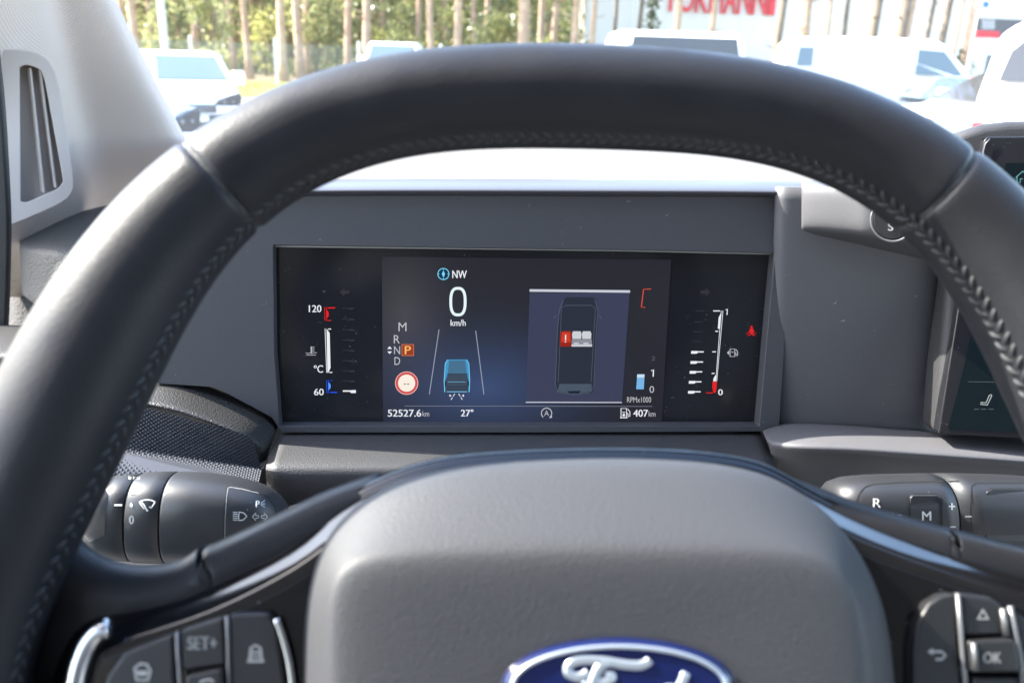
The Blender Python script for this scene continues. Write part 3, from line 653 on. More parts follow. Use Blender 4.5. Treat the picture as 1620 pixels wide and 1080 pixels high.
def f_(g):
    arc = circ(233, 811, 22, 12, -126, -56, 21); ribbon(g, A, arc, 1.6)
    ribbon(g, A, [arc[0], (227.5, 804), (229, 803)], 1.6); ribbon(g, A, [arc[-1], (239, 803), (236, 801)], 1.6); ribbon(g, A, [(222, 793), (227, 797), (232.5, 807)], 1.8); fill(g, A, circ(232.8, 807, 1.6, 8))
tidy('wiper_symbol', f_, 'print', lst)
tidy('panel_groove', lambda g: ribbon(g, A, [(354, 850), (354.5, 820), (357, 785), (359, 770), (364, 768.5), (385, 772), (410, 778), (424, 786), (434, 800), (441, 818)], 1.3), 'line', lst)
tidy('panel_groove_edge', lambda g: ribbon(g, A, [(355.6, 850), (356.1, 820), (358.5, 786), (360.5, 771.5), (365, 770), (385, 773.5), (409, 779.5)], .8), 'printdim', lst)
def f_(g):
    for y in (810, 813, 816, 819, 822): ribbon(g, A, [(368.5, y), (376, y)], 1)
    ribbon(g, A, [(378.5, 809.5), (385, 810.5), (390.5, 816), (385, 822), (378, 823), (377.5, 816)], 1.2, True)
    for s_, x in ((-1, 404.5), (1, 418)):
        ribbon(g, A, [(x-s_*4.5, 815), (x, 815), (x, 811), (x+s_*5, 817), (x, 823), (x, 819), (x-s_*4.5, 819)], 1, True)
    textg(g, A, 'P', 405, 791.5, 410.5, 802, bold=.4)
    for y, d in ((792.5, 1), (796.5, 0), (800.5, -1)): ribbon(g, A, [(413, 796.5-d*1.5), (419, y-d*1.2)], .9)
tidy('light_symbols', f_, 'print', lst)
# gear selector
rst = empty('gear_selector_stalk', P(1500, 810, .40), 'dark gear selector stalk with R and M keys right of the hub', 'gear selector')
Yr = .395
gsec = [(1314, 812, 10, Yr+.006, .004), (1318, 811, 24, Yr+.004, .009), (1328, 810, 36, Yr+.002, .014), (1345, 810, 47, Yr+.001, .0175), (1370, 810, 54, Yr, .019), (1410, 811, 58, Yr, .020), (1500, 813, 62, Yr, .021), (1518, 813, 62, Yr, .021)]
gs1 = stalk_part('selector_body', gsec, 'stalk', rst)
gs2 = stalk_part('selector_end', [(1519.5, 813, 58, Yr, .018), (1520.5, 813, 62, Yr, .021), (1560, 814, 63, Yr, .0215), (1640, 816, 63, Yr, .0215), (1720, 818, 60, Yr, .021), (1760, 818, 50, Yr, .018)], 'stalk', rst)
B = on_surface([gs1, gs2], .0003); B2 = on_surface([gs1, gs2], .0016)
def f_(g):
    ribbon(g, B, [(1353, 815), (1354, 795), (1359, 780), (1368, 770), (1382, 765), (1430, 762), (1480, 761), (1517, 761)], 2)
    ribbon(g, B, [(1536, 860), (1536, 800), (1537, 768), (1545, 763.5), (1640, 763)], 1.6)
tidy('key_grooves', f_, 'line', rst)
# the M key: a raised pad laid on the stalk
kp = []
for cx, cy, a0 in ((1482, 789, -90), (1482, 846, 0), (1447, 846, 90), (1447, 789, 180)): kp += circ(cx, cy, 6, 6, a0, a0+90)
fillpts = [B2(x, y) for x, y in kp]; V, F = slab_geo(fillpts, Vector((0, -.97, .24)), .004); mk = mesh('manual_key', V, F, 'stalk', rst, bevel=.0006)
B3 = on_surface([(V, F)], .0003)
tidy('key_gap', lambda g: ribbon(g, B, [(1439.5, 850), (1439.5, 788), (1446, 781.5), (1482, 781.5), (1489.5, 788), (1490.5, 850)], 2.4), 'line', rst)
B3 = on_surface([gs1, gs2, (V, F)], .0004)
tidy('key_letter', lambda g: textg(g, B3, 'M', 1459, 808.5, 1473, 823, bold=.6), 'print', rst)
tidy('gear_print', lambda g: textg(g, B3, 'R', 1381.5, 788, 1393.5, 802.5, bold=.8), 'print', rst)
def f_(g):
    ribbon(g, B3, [(1501, 800.5), (1511, 800.5)], 2.2); ribbon(g, B3, [(1506, 795.5), (1506, 806)], 2.2); ribbon(g, B3, [(1527, 816.5), (1537, 816.5)], 2.2); ribbon(g, B3, [(1503, 833), (1512, 833)], 2)
tidy('gear_print', f_, 'print', rst)
tidy('gear_letter', lambda g: textg(g, B3, 'N', 1404, 810, 1413, 823, bold=.6), 'print', rst)
tidy('gear_arrow', lambda g: fill(g, B3, [(1420, 813), (1427, 813), (1423.5, 818)]), 'print', rst)
tp = [B2(x, y) for x, y in ((1562, 778), (1570, 772), (1640, 772), (1700, 774), (1700, 850), (1640, 858), (1564, 858), (1561, 850))]
V, F = slab_geo(tp, Vector((0, -.97, .24)), .006); mesh('thumb_pad', V, F, 'button', rst, bevel=.001)

# ================================================================== steering wheel
wheel = empty('steering_wheel', WC, 'black leather steering wheel with stitched rim and padded hub', 'steering wheel')
def wl(p): d = p-WC; return d.dot(E1), d.dot(E2)
RW = plane_map(WC + Vector((-.0002, 0, .0176)), E3)
def phi_of(px, py): d = RW(px, py)-WC-Vector((-.0002, 0, .0176)); return math.atan2(d.dot(E1), d.dot(E2))
SEAMS = [phi_of(343, 287), phi_of(1487, 290)]
def sst(a, b_, x): t_ = max(0, min(1, (x-a)/(b_-a))); return t_*t_*(3-2*t_)
RC = WC + Vector((-.0002, 0, .0176))
PA = (0.15007, 0.31525, -2.10709, 6.03563, -7.15831, 2.96151); PB = (0.016516, -0.02635, 0.430794, -1.506856, 1.941, -0.839058)
def ev(co, f): f = min(abs(f), 2.3)/2.3; return sum(c*f**(2*i) for i, c in enumerate(co))
def rimR(f): return ev(PA, f)
def rimr(f): return ev(PB, f)
def rim_frame(f):
    def c(g): r = rimR(g); return RC + E1*(r*math.sin(g)) + E2*(r*math.cos(g))
    T = (c(f+.004)-c(f-.004)).normalized(); N = E3.cross(T); 
    if N.dot(c(f)-RC) < 0: N = -N
    return c(f), T, N
def rim_pt(f, a, extra=0.):
    c, T, N = rim_frame(f); r = rimr(f)
    d = min(abs(f-s) for s in SEAMS); r -= .0011*math.exp(-(d/.0075)**2)
    # slightly flattened on the dash side, a soft ridge towards the driver
    return c + N*((r+extra)*math.cos(a)) + E3*((r+extra)*1.04*math.sin(a))
fs = [-math.pi + 2*math.pi*i/420 for i in range(420)]
for s in SEAMS: fs += [s+d for d in (-.012, -.009, -.006, -.003, 0, .003, .006, .009, .012)]
fs.sort()
rs = [[rim_pt(f, 2*math.pi*j/40) for j in range(40)] for f in fs]; rs.append(rs[0])
V, F = rings(rs, False, False); rim = mesh('rim', V, F, 'leather', wheel)
rim.data.flip_normals() if False else None
for s in SEAMS:
    tube('seam', [rim_pt(s+.0012*math.sin(j*1.7), rad(-40+6*j), -.0003) for j in range(46)], .00075, 'seam', rim, n=6)
# cross stitches along the inside of the rim: one mesh, many pieces
g = Geo(); rs = []
for k in range(5):
    x = -.0030+.0060*k/4; r = (.0004, .00068, .00075, .00068, .0004)[k]; z = (-.0006, .0003, .0006, .0003, -.0006)[k]
    rs.append([Vector((x, r*1.15*math.cos(2*math.pi*j/6), z+r*math.sin(2*math.pi*j/6))) for j in range(6)])
V, F = rings(rs); stm = bpy.data.meshes.new('stitch'); stm.from_pydata([tuple(v) for v in V], [], F); stm.update(); stm.materials.append(M['stitch'])
stm.polygons.foreach_set('use_smooth', [True]*len(stm.polygons))
f = -2.02; i = 0
while f < 2.02:
    for row in (-1, 1):
        a = rad(165) - row*rad(5.0)
        ff = f + (0 if row < 0 else .0137)
        c, T, N = rim_frame(ff); p = rim_pt(ff, a, -.0004 - .0003*sst(.7, -.1, ff))
        nrm = (N*math.cos(a)+E3*math.sin(a)).normalized(); tz = T.cross(nrm)
        ang = row*rad(38)+random.uniform(-.12, .12)
        X = T*math.cos(ang)+tz*math.sin(ang); Yv = nrm.cross(X)
        o = bpy.data.objects.new('stitch', stm); COL.objects.link(o); o.parent = rim
        q_ = p - WC; sc = random.uniform(.9, 1.1)
        o.matrix_local = Matrix(((X.x*sc, Yv.x, nrm.x, q_.x), (X.y*sc, Yv.y, nrm.y, q_.y), (X.z*sc, Yv.z, nrm.z, q_.z), (0, 0, 0, 1)))
    f += .0275
# leather covered spoke base, behind the gloss trim
def wpts(pp, w_): return [W(x, y, w_) for x, y in pp]
def ringmesh(name, outl, levels, m, parent, sub=2, center=None):
    """outl: pixel outline; levels: list of (inset factor towards the centre, w)."""
    base = [Vector((*wl(W(x, y, levels[min(2, len(levels)-1)][1])), 0)) for x, y in outl]; n_ = len(base)
    # inset along outline normals (metres)
    ar = sum(base[i].x*base[(i+1) % n_].y-base[(i+1) % n_].x*base[i].y for i in range(n_)); sg = 1 if ar > 0 else -1
    nor = []
    for i in range(n_):
        a, b_, c = base[i-1], base[i], base[(i+1) % n_]
        e1_ = (b_-a).normalized(); e2_ = (c-b_).normalized(); t_ = (e1_+e2_).normalized(); nor.append(Vector((-t_.y, t_.x, 0))*sg)
    rs = []
    for ins, w_ in levels:
        rs.append([WC + E1*(p.x+nn.x*ins) + E2*(p.y+nn.y*ins) + E3*w_ for p, nn in zip(base, nor)])
    V, F = rings(rs, True, True)
    if sg < 0: F = [tuple(reversed(q_)) for q_ in F]
    o = mesh(name, V, F, m, parent, sub=sub)
    for q_ in o.data.polygons:
        if len(q_.vertices) > 4: q_.use_smooth = False
    return o
def smoothline(pts, n=4):
    out = []; k = len(pts)
    for i in range(k-1):
        p0, p1, p2, p3 = pts[max(i-1, 0)], pts[i], pts[i+1], pts[min(i+2, k-1)]
        for j in range(n):
            t_ = j/n
            out.append(tuple(.5*((2*b_)+(-a+c)*t_+(2*a-5*b_+4*c-d)*t_*t_+(-a+3*b_-3*c+d)*t_**3) for a, b_, c, d in zip(p0, p1, p2, p3)))
    out.append(pts[-1]); return out
def spoke(line, drop):
    rows = []; pl = [WC + E1*u_ + E2*v_ for u_, v_ in (wl(W(x, y, -.001)) for x, y in smoothline(line))]
    for i, p in enumerate(pl):
        a_, b2_ = pl[max(i-1, 0)], pl[min(i+1, len(pl)-1)]; t_ = (b2_-a_).normalized(); n_ = t_.cross(E3)
        if n_.dot(E2) > 0: n_ = -n_
        n_ = (n_*.6 - E2*.4).normalized()
        rows.append([p+n_*ins+E3*w_ for ins, w_ in ((.004, -.013), (.0008, -.0095), (0, -.007), (.0006, -.0045), (.002, -.0024), (.004, -.0014), (.007, -.0012), (.012, -.003), (.03, -.006), (drop, -.008))])
    V, F = grid_geo(rows); return mesh('spoke', V, F, 'leather', wheel, solid=.003)
spoke([(20, 770), (75, 832), (112, 876), (150, 900), (190, 911), (240, 912), (285, 902), (312, 884), (318, 881), (322, 885), (329, 879), (345, 873), (390, 852), (440, 828), (520, 790), (600, 762)], .05)
spoke([(1250, 766), (1300, 784), (1353, 805), (1413, 823), (1466, 838), (1500, 847), (1506, 851), (1512, 849), (1525, 853), (1580, 868), (1620, 878), (1700, 898), (1770, 890), (1830, 840)], .05)
# gloss black trim framing the hub
trim = smoothline([(60, 1250), (72, 1120), (95, 1035), (130, 985), (200, 955), (330, 912), (450, 852), (530, 793), (600, 754), (690, 724), (800, 712), (950, 707), (1090, 711), (1200, 728), (1290, 774), (1350, 804), (1413, 830), (1500, 860), (1580, 886), (1640, 908), (1720, 945), (1790, 1010), (1830, 1120), (1840, 1250)]) + [(1500, 1420), (950, 1480), (400, 1420)]
ringmesh('gloss_trim', trim, [(0, -.014), (0, -.003), (.0004, -.0008), (.0010, .0002), (.0026, .0009), (.0036, .0015), (.0044, .0025), (.0060, .0046), (.0078, .0072), (.0090, .0086), (.0104, .0093), (.014, .0096)], 'gloss', wheel, sub=0)
# airbag cover
po = [(480, 1150), (480, 1080), (481, 1000), (488, 930), (508, 862), (545, 815), (600, 772), (690, 743), (800, 731), (950, 726), (1080, 729), (1180, 741), (1250, 768), (1310, 812), (1355, 862), (1390, 930), (1408, 1000), (1416, 1080), (1418, 1150), (1400, 1300), (1200, 1380), (950, 1400), (700, 1380), (500, 1300)]
pi_ = [(524, 1150), (522, 1080), (520, 1005), (522, 945), (535, 905), (565, 885), (612, 875), (690, 869), (800, 866), (950, 864), (1080, 864), (1180, 866), (1250, 871), (1300, 884), (1335, 908), (1356, 950), (1370, 1005), (1378, 1080), (1380, 1150), (1365, 1270), (1180, 1330), (950, 1345), (720, 1330), (535, 1270)]
def L2(a, b_, t_): return a + (b_-a)*t_
def padring(t_, w_): return [W(L2(a[0], b_[0], t_), L2(a[1], b_[1], t_), w_) for a, b_ in zip(po, pi_)]
def padin(t_, w_): return [W(L2(b_[0], 955, t_), L2(b_[1], 1090, t_), w_) for b_ in pi_]
rs = [padring(-.02, -.004), padring(-.02, .006), padring(.0, .0105), padring(.06, .0150), padring(.3, .0215), padring(.65, .0295), padring(.88, .0342), padring(1.0, .0362), padin(.08, .0374), padin(.3, .0376), padin(.6, .0372), padin(.95, .0368)]
V, F = rings(rs, False, True)
pad = mesh('airbag_cover', V, F, 'leather_pad', wheel, sub=2)
# emblem
emb = ringmesh('emblem', circ(979, 1084, 182, 72, ry=72.5), [(0, .034), (0, .0385), (.0006, .0396), (.0018, .0402)], 'blue', wheel, sub=0)
def em(px, py, off=.0408): return W(px, py, off)
tube('emblem_ring', [em(x, y, .0403) for x, y in circ(979, 1084, 168, 90, ry=62)], .0006, 'script', emb, closed=True)
tube('emblem_edge', [em(x, y, .0385) for x, y in circ(979, 1084, 182.5, 90, ry=73)], .0005, 'blue', emb, closed=True)
g = Geo()
def stroke(pts, r):
    c_ = [em(x, y, .0404) for x, y in smoothline(pts, 5)]; V, F = tube_geo(c_, r*.92, 8); n_ = 8
    V = [v - E3*((v-c_[i//n_]).dot(E3)*.65) for i, v in enumerate(V)]; g.add(V, F)          # flat-topped script
stroke([(930, 1063), (922, 1068), (912, 1070), (901, 1066), (898, 1057), (906, 1047), (925, 1043), (955, 1045), (985, 1050), (1010, 1052), (1024, 1047), (1028, 1043)], .0013)
stroke([(960, 1046), (948, 1056), (940, 1072), (932, 1092), (920, 1108), (905, 1113), (893, 1107), (892, 1098)], .0015)
stroke([(922, 1084), (945, 1080), (962, 1076), (970, 1071), (966, 1067), (960, 1069)], .0011)
stroke([(985, 1096), (974, 1101), (972, 1110), (980, 1115), (992, 1110), (995, 1101), (987, 1096), (1000, 1099)], .0012)
stroke([(1004, 1098), (1014, 1096), (1012, 1105), (1010, 1115)], .0012); stroke([(1013, 1104), (1024, 1097), (1033, 1098)], .0012)
stroke([(1072, 1090), (1056, 1088), (1046, 1098), (1050, 1109), (1062, 1106), (1074, 1088), (1085, 1063)], .0012); stroke([(1085, 1063), (1074, 1096), (1078, 1109), (1092, 1104)], .0013)
g.make('emblem_script', 'script', emb)
# switch pods
def button(px, w_=.0135, name='switch_button', m='button', bevel=.0012): return slab(name, [W(x, y, w_) for x, y in px], E3, .008, m, wheel, bevel=bevel)
b1 = button([(196, 1030), (275, 1001), (279, 1150), (150, 1150), (168, 1070)]); b2 = button([(283, 997), (354, 974), (358, 1052), (288, 1062)]); b3 = button([(362, 971), (424, 969), (437, 985), (450, 1070), (452, 1150), (366, 1150)])
b4 = button([(292, 1068), (352, 1056), (356, 1150), (296, 1150)], .0155)
wb = lambda px, py: W(px, py, .0138); wb4 = lambda px, py: W(px, py, .0158)
g = Geo(); textg(g, wb, 'SET+', 297, 1006, 343, 1027, bold=1.2); g.make('button_text', 'printdim', b2, smooth=False)
g = Geo()
for dx in (0,): 
    ribbon(g, wb, [(213, 1056), (222, 1049), (232, 1050), (238, 1060), (234, 1075), (216, 1075)], 4, True); fill(g, wb, [(216, 1060), (234, 1060), (232, 1068), (218, 1068)])
g.make('button_symbol', 'printdim', b1, smooth=False)
g = Geo(); ribbon(g, wb, [(395, 1045), (397, 1024), (404, 1020), (412, 1024), (414, 1045)], 4); ribbon(g, wb, [(391, 1045), (418, 1045)], 4); ribbon(g, wb, [(397, 1031), (412, 1031)], 3.5); ribbon(g, wb, [(398, 1038), (412, 1038)], 3); g.make('button_symbol', 'printdim', b3, smooth=False)
g = Geo(); ribbon(g, wb4, [(316, 1080), (320, 1076), (332, 1074), (338, 1078)], 4); g.make('button_symbol', 'printdim', b4, smooth=False)
tube('accent_frame', [W(x, y, .012) for x, y in smoothline([(176, 993), (160, 997), (145, 1010), (132, 1035), (122, 1070), (115, 1120), (112, 1170)])], [.0010]+[.0030]*24, 'silver', wheel, n=12)
tube('accent_strip', [W(x, y, .0125) for x, y in smoothline([(437, 978), (448, 1010), (458, 1050), (464, 1100), (466, 1150)])], .0011, 'silver', wheel, n=10)
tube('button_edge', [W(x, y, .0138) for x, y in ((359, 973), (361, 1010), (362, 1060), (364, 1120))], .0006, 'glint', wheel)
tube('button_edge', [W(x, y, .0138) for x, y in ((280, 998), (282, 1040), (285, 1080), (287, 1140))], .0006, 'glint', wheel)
c1 = button([(1452, 985), (1468, 955), (1490, 941), (1512, 938), (1524, 1150), (1446, 1150), (1446, 1030)]); c2 = button([(1517, 938), (1570, 945), (1594, 962), (1600, 1004), (1530, 1006)]); c3 = button([(1532, 1013), (1608, 1010), (1616, 1064), (1538, 1064)], .0155); c4 = button([(1600, 962), (1640, 985), (1680, 1020), (1690, 1150), (1625, 1150), (1612, 1010)])
c5 = button([(1540, 1070), (1618, 1070), (1624, 1150), (1546, 1150)])
g = Geo(); textg(g, wb4, 'OK', 1556, 1031, 1584, 1048, bold=1.2); g.make('button_text', 'printdim', c3, smooth=False)
g = Geo(); ribbon(g, wb, [(1547, 978), (1555, 964), (1563, 978)], 4.5, True); g.make('button_symbol', 'printdim', c2, smooth=False)
g = Geo(); ribbon(g, wb, [(1472, 1030), (1490, 1030), (1496, 1036), (1490, 1042), (1480, 1042)], 4); fill(g, wb, [(1467, 1030), (1476, 1024), (1476, 1036)]); g.make('button_symbol', 'printdim', c1, smooth=False)
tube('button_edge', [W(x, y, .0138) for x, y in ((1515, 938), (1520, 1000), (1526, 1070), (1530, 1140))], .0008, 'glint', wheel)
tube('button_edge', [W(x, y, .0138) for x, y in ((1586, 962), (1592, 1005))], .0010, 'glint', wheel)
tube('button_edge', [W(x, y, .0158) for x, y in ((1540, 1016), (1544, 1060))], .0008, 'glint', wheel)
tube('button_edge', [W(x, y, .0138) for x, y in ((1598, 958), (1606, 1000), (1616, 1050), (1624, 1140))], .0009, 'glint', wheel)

# ================================================================== left: pillar, door edge, end of the dashboard
pil = empty('windscreen_pillar', P(120, 330, 1.0), 'light grey fabric windscreen pillar with slatted side vent', 'pillar')
def py_row(t_): return t_
prow = []
for t_, yl in ((0, -140), (.15, -60), (.35, 20), (.5, 90), (.65, 170), (.8, 250), (.9, 360), (1, 470)):
    f = (yl+140)/500
    le = -8+30*max(0, min(1, (yl-60)/290)); cr = 72+80*max(0, yl)/360 if yl > 0 else 72+yl*.2
    re = {-140: 105, -60: 146, 20: 186, 90: 219, 170: 261, 250: 303, 360: 352, 470: 400}[yl]
    Yb = .88+.16*f
    prow.append([(le-60, yl, Yb-.10), (le, yl, Yb-.06), (L2(le, cr, .5), yl, Yb-.02), (cr-6, yl-3, Yb+.012), (cr+14, yl-4, Yb+.045), (L2(cr, re, .4), yl-5, Yb+.055), (re-10, yl-8, Yb+.075), (re, yl-8, Yb+.10), (re+3, yl-8, Yb+.15)])
loft('pillar_trim', prow, 'fabric', pil, sub=2, solid=.004)
# vent panel, set proud of the fabric
VN = Vector((.25, -.96, .05)).normalized()
Vp = plane_map(P(60, 200, .905), VN)
vo = smoothline([(-20, 80), (30, 79), (62, 86), (82, 104), (94, 140), (107, 220), (116, 285), (113, 305), (98, 320), (60, 338), (15, 356), (-20, 368)], 3)
vi = smoothline([(31, 108), (40, 103), (56, 107), (66, 115), (73, 140), (86, 210), (99, 280), (98, 290), (90, 299), (66, 310), (42, 320), (33, 318)], 3)
a = [Vp(x, y, .004) for x, y in vo]; b_ = [Vp(x, y, .004) for x, y in vi]; c_ = [Vp(x, y, -.014) for x, y in vi]; d_ = [Vp(x, y, -.012) for x, y in vo]; k = len(a)
V = a+b_+c_+d_; F = []
for i in range(k):
    j = (i+1) % k
    F += [(i, j, k+j, k+i), (k+i, k+j, 2*k+j, 2*k+i), (3*k+i, 3*k+j, j, i)]
nn = (V[1]-V[0]).cross(V[k]-V[0])
if nn.dot(VN) < 0: F = [tuple(reversed(q_)) for q_ in F]
vp = mesh('vent_panel', V, F, 'vent', pil, bevel=.0016)
slab('vent_back', [Vp(x, y, -.012) for x, y in vi], VN, .003, 'ventback', vp, bevel=0)
for x0, x1, y0, y1 in ((47, 69, 108, 305), (63, 87.5, 112, 297), (34, 42, 104, 319)):
    if x0 == 34: continue
    s0, s1 = Vp(x0, y0, .001), Vp(x1, y1, .001); dd = Vector((-.008, .011, 0))
    tdir = Vector((.0012, .0008, 0))
    mesh('vent_slat', [s0, s1, s1+dd, s0+dd, s0+tdir, s1+tdir, s1+dd+tdir, s0+dd+tdir], [(0, 1, 2, 3), (7, 6, 5, 4), (0, 4, 5, 1), (1, 5, 6, 2), (2, 6, 7, 3), (3, 7, 4, 0)], 'vent', vp, smooth=False)
seal = slab('door_seal', [P(x, y, .80) for x, y in smoothline([(-60, 30), (-12, 62), (-2, 110), (5, 180), (11, 280), (14, 350), (13, 430), (10, 515), (6, 560)], 3)+[(-60, 600)]], Vector((.2, -1, 0)).normalized(), .012, 'rubber', bevel=.003)
tag(seal, 'black rubber door seal running down beside the pillar vent', 'door seal')
end = empty('dashboard_end', P(120, 430, .9), 'grained grey dashboard end block below the windscreen pillar', 'dashboard end')
loft('end_block', [
    [(30, 378, 1.02), (110, 336, 1.04), (200, 318, 1.05), (300, 308, 1.06), (420, 306, 1.06)],
    [(31, 380, .99), (108, 347, 1.0), (196, 328, 1.0), (300, 320, 1.0), (420, 320, 1.0)],
    [(31, 388, .955), (90, 392, .90), (150, 398, .87), (260, 408, .84), (400, 420, .80)],
    [(31, 396, .95), (88, 402, .89), (150, 411, .86), (260, 424, .83), (400, 440, .79)],
    [(33, 430, .955), (86, 440, .90), (150, 450, .87), (260, 470, .84), (400, 500, .80)],
    [(36, 466, .965), (70, 494, .92), (150, 520, .89), (260, 560, .85), (400, 600, .82)]], 'speck2', end, sub=2)
loft('end_block_base', [
    [(10, 400, 1.06), (60, 440, 1.05), (110, 470, 1.03), (300, 500, .98)],
    [(10, 515, .99), (60, 517, .98), (110, 520, .97), (300, 530, .92)],
    [(10, 620, .97), (60, 640, .96), (110, 660, .95), (300, 700, .90)]], 'speckl', end, sub=1)
arm = empty('door_ledge', P(20, 560, .74), 'dark grey door trim ledge below the rubber seal', 'door trim')
loft('trim_ledge', [
    [(-80, 512, .80), (-20, 513, .80), (40, 515, .80), (110, 516, .80), (220, 522, .80)],
    [(-80, 522, .76), (-20, 522, .76), (40, 523, .76), (110, 524, .76), (220, 530, .76)],
    [(-80, 556, .70), (-20, 557, .70), (30, 560, .70), (100, 564, .70), (220, 575, .70)],
    [(-80, 564, .695), (-20, 565, .695), (30, 568, .695), (100, 572, .695), (220, 583, .695)],
    [(-80, 640, .71), (-20, 645, .71), (30, 650, .71), (100, 660, .71), (220, 680, .71)],
    [(-80, 1000, .74), (-20, 1000, .74), (30, 1000, .74), (100, 1000, .74), (220, 1000, .74)]], 'speck', arm, sub=2)

# ================================================================== outside: ground
def sheet(name, x0, x1, y0, y1, z, m, nx=1, ny=1):
    V = [Vector((x0+(x1-x0)*i/nx, y0+(y1-y0)*j/ny, z)) for j in range(ny+1) for i in range(nx+1)]
    F = [(j*(nx+1)+i, j*(nx+1)+i+1, (j+1)*(nx+1)+i+1, (j+1)*(nx+1)+i) for j in range(ny) for i in range(nx)]
    o = mesh(name, V, F, m, smooth=False); o['kind'] = 'structure'; return o
sheet('ground', -400, 400, -300, 700, 0, 'asphalt')
sheet('grass_verge', -80, 3, 31, 44, .02, 'grass')
sheet('forest_floor', -120, 4, 44, 110, .03, 'floor')
sheet('shop_verge', 4, 60, 36, 44, .02, 'grass')
# grass tufts on the verge
g = Geo()
for i in range(9000):
    x, y = random.uniform(-24, 2), random.uniform(31.2, 44); h = random.uniform(.05, .22); a = random.uniform(0, math.pi); w_ = .03
    d = Vector((math.cos(a), math.sin(a), 0))*w_; p = Vector((x, y, .02)); tip = Vector((random.uniform(-.06, .06), random.uniform(-.06, .06), h))
    g.add([p-d, p+d, p+tip], [(0, 1, 2)])
o = g.make('grass_tufts', 'leaf2', smooth=False); tag(o, 'yellow green grass on the verge before the wire fence', 'grass', kind='stuff')

# ------------------------------------------------------------------ fence
YF = 40.0
fence = empty('wire_fence', Vector((-6, YF, 0)), 'wire mesh fence with pale concrete posts in front of the pine wood', 'fence')
fx = [P(px, 100, YF).x for px in (-90, 42, 173, 304, 437, 568, 697, 828, 958)]
for x in fx:
    pts = [Vector((x-.07, YF-.07, 0)), Vector((x+.07, YF-.07, 0)), Vector((x+.07, YF+.07, 0)), Vector((x-.07, YF+.07, 0))]
    V, F = rings([pts, [p+Vector((0, 0, 1.98)) for p in pts], [p*.5+Vector((x, YF, 0))*.5+Vector((0, 0, 2.06)) for p in pts]]); mesh('post', V, F, 'post', fence, smooth=False, bevel=.015)
for a, b_ in zip(fx[:-1], fx[1:]):
    g = Geo(); x = a+.07
    while x < b_-.07:
        g.add(*box_geo(x-.004, x+.004, YF-.004, YF+.004, .06, 1.86)); x += .075
    z = .08
    while z < 1.87:
        g.add(*box_geo(a+.07, b_-.07, YF-.004, YF+.004, z-.004, z+.004)); z += .15
    o = g.make('wire_panel', 'wire', fence, smooth=False); o['kind'] = 'stuff'

# ------------------------------------------------------------------ trees
def leaf_cloud(g, c, r, n, size, sq=(1, 1, 1)):
    for i in range(n):
        d = Vector((random.gauss(0, 1), random.gauss(0, 1), random.gauss(0, 1))).normalized()*r*random.random()**.45
        p = c + Vector((d.x*sq[0], d.y*sq[1], d.z*sq[2])); s_ = size*random.uniform(.5, 1.3)
        a = Vector((random.uniform(-1, 1), random.uniform(-1, 1), random.uniform(-1, 1))).normalized(); b2_ = a.cross(Vector((random.uniform(-1, 1), random.uniform(-1, 1), random.uniform(-1, 1)))).normalized()
        g.add([p-a*s_, p+b2_*s_*.55, p+a*s_, p-b2_*s_*.55], [(0, 1, 2, 3)])
def pine(px, Y, r, label, group, lean=0., low=False, m='bark', name='pine_tree'):
    base = P(px, 80, Y); base = Vector((base.x, Y, 0)); h = random.uniform(13, 17)
    root = empty(name, base, label, 'tree', group)
    pts = []; rr = []
    for i in range(13):
        t_ = i/12; pts.append(base+Vector((lean*t_*h*.1+.12*math.sin(t_*5+px), .1*math.sin(t_*4+px*2), h*t_))); rr.append(r*(1.25 if i == 0 else 1)*(1-.8*t_))
    g = Geo(); g.add(*tube_geo(pts, rr, 9))
    for k in range(7):                                       # limbs, dead stubs low down
        t_ = random.uniform(.15, .95); p = pts[0].lerp(pts[-1], t_); a = random.uniform(0, 6.28); ln_ = random.uniform(.4, .9) if t_ < .5 else random.uniform(1.2, 2.4)
        q_ = p+Vector((math.cos(a)*ln_, math.sin(a)*ln_, .25*ln_)); g.add(*tube_geo([p, p.lerp(q_, .5), q_], [r*.22, r*.14, r*.04], 5))
    g.make('trunk', m, root)
    g = Geo()
    for k in range(9): leaf_cloud(g, Vector((base.x+random.uniform(-1.5, 1.5), Y+random.uniform(-1.5, 1.5), h*random.uniform(.66, 1.02))), random.uniform(.8, 1.5), 34, .28)
    if low:
        for k in range(5): leaf_cloud(g, Vector((base.x+random.uniform(-.5, .5), Y+random.uniform(-.5, .5), random.uniform(.3, 2.6))), .65, 60, .13)
    g.make('crown', 'needle', root, smooth=False)
    return root
for px, Y, r, ln_ in ((196, 52, .20, .1), (217, 47, .24, 0), (240, 60, .2, 0), (286, 62, .2, 0), (308, 54, .2, -.1), (340, 66, .22, 0), (366, 58, .18, 0), (392, 49, .20, 0), (415, 64, .2, 0), (451, 45, .24, -.3), (474, 50, .26, 0), (488, 53, .24, .1), (515, 62, .2, 0), (552, 50, .24, 0), (578, 48, .26, 0), (604, 60, .22, 0), (634, 64, .2, 0), (664, 56, .2, 0), (681, 46, .20, 0), (706, 60, .2, 0), (727, 46, .24, 0), (750, 58, .2, 0), (771, 50, .2, 0), (824, 46, .36, 0), (858, 52, .22, 0), (878, 48, .2, 0), (905, 46, .22, 0)):
    if r > .3: lab, grp = 'thickest pale pine trunk standing in the wood behind the fence', None
    elif ln_ <= -.2: lab, grp = 'leaning reddish pine trunk close behind the wire fence', None
    elif Y < 51: lab, grp = 'sturdy reddish bare pine trunk standing close behind the wire fence', 'near pines behind the fence'
    else: lab, grp = 'slimmer pine trunk standing deeper in the wood behind the fence', 'deeper pines behind the fence'
    pine(px, Y, r, lab, grp, ln_)
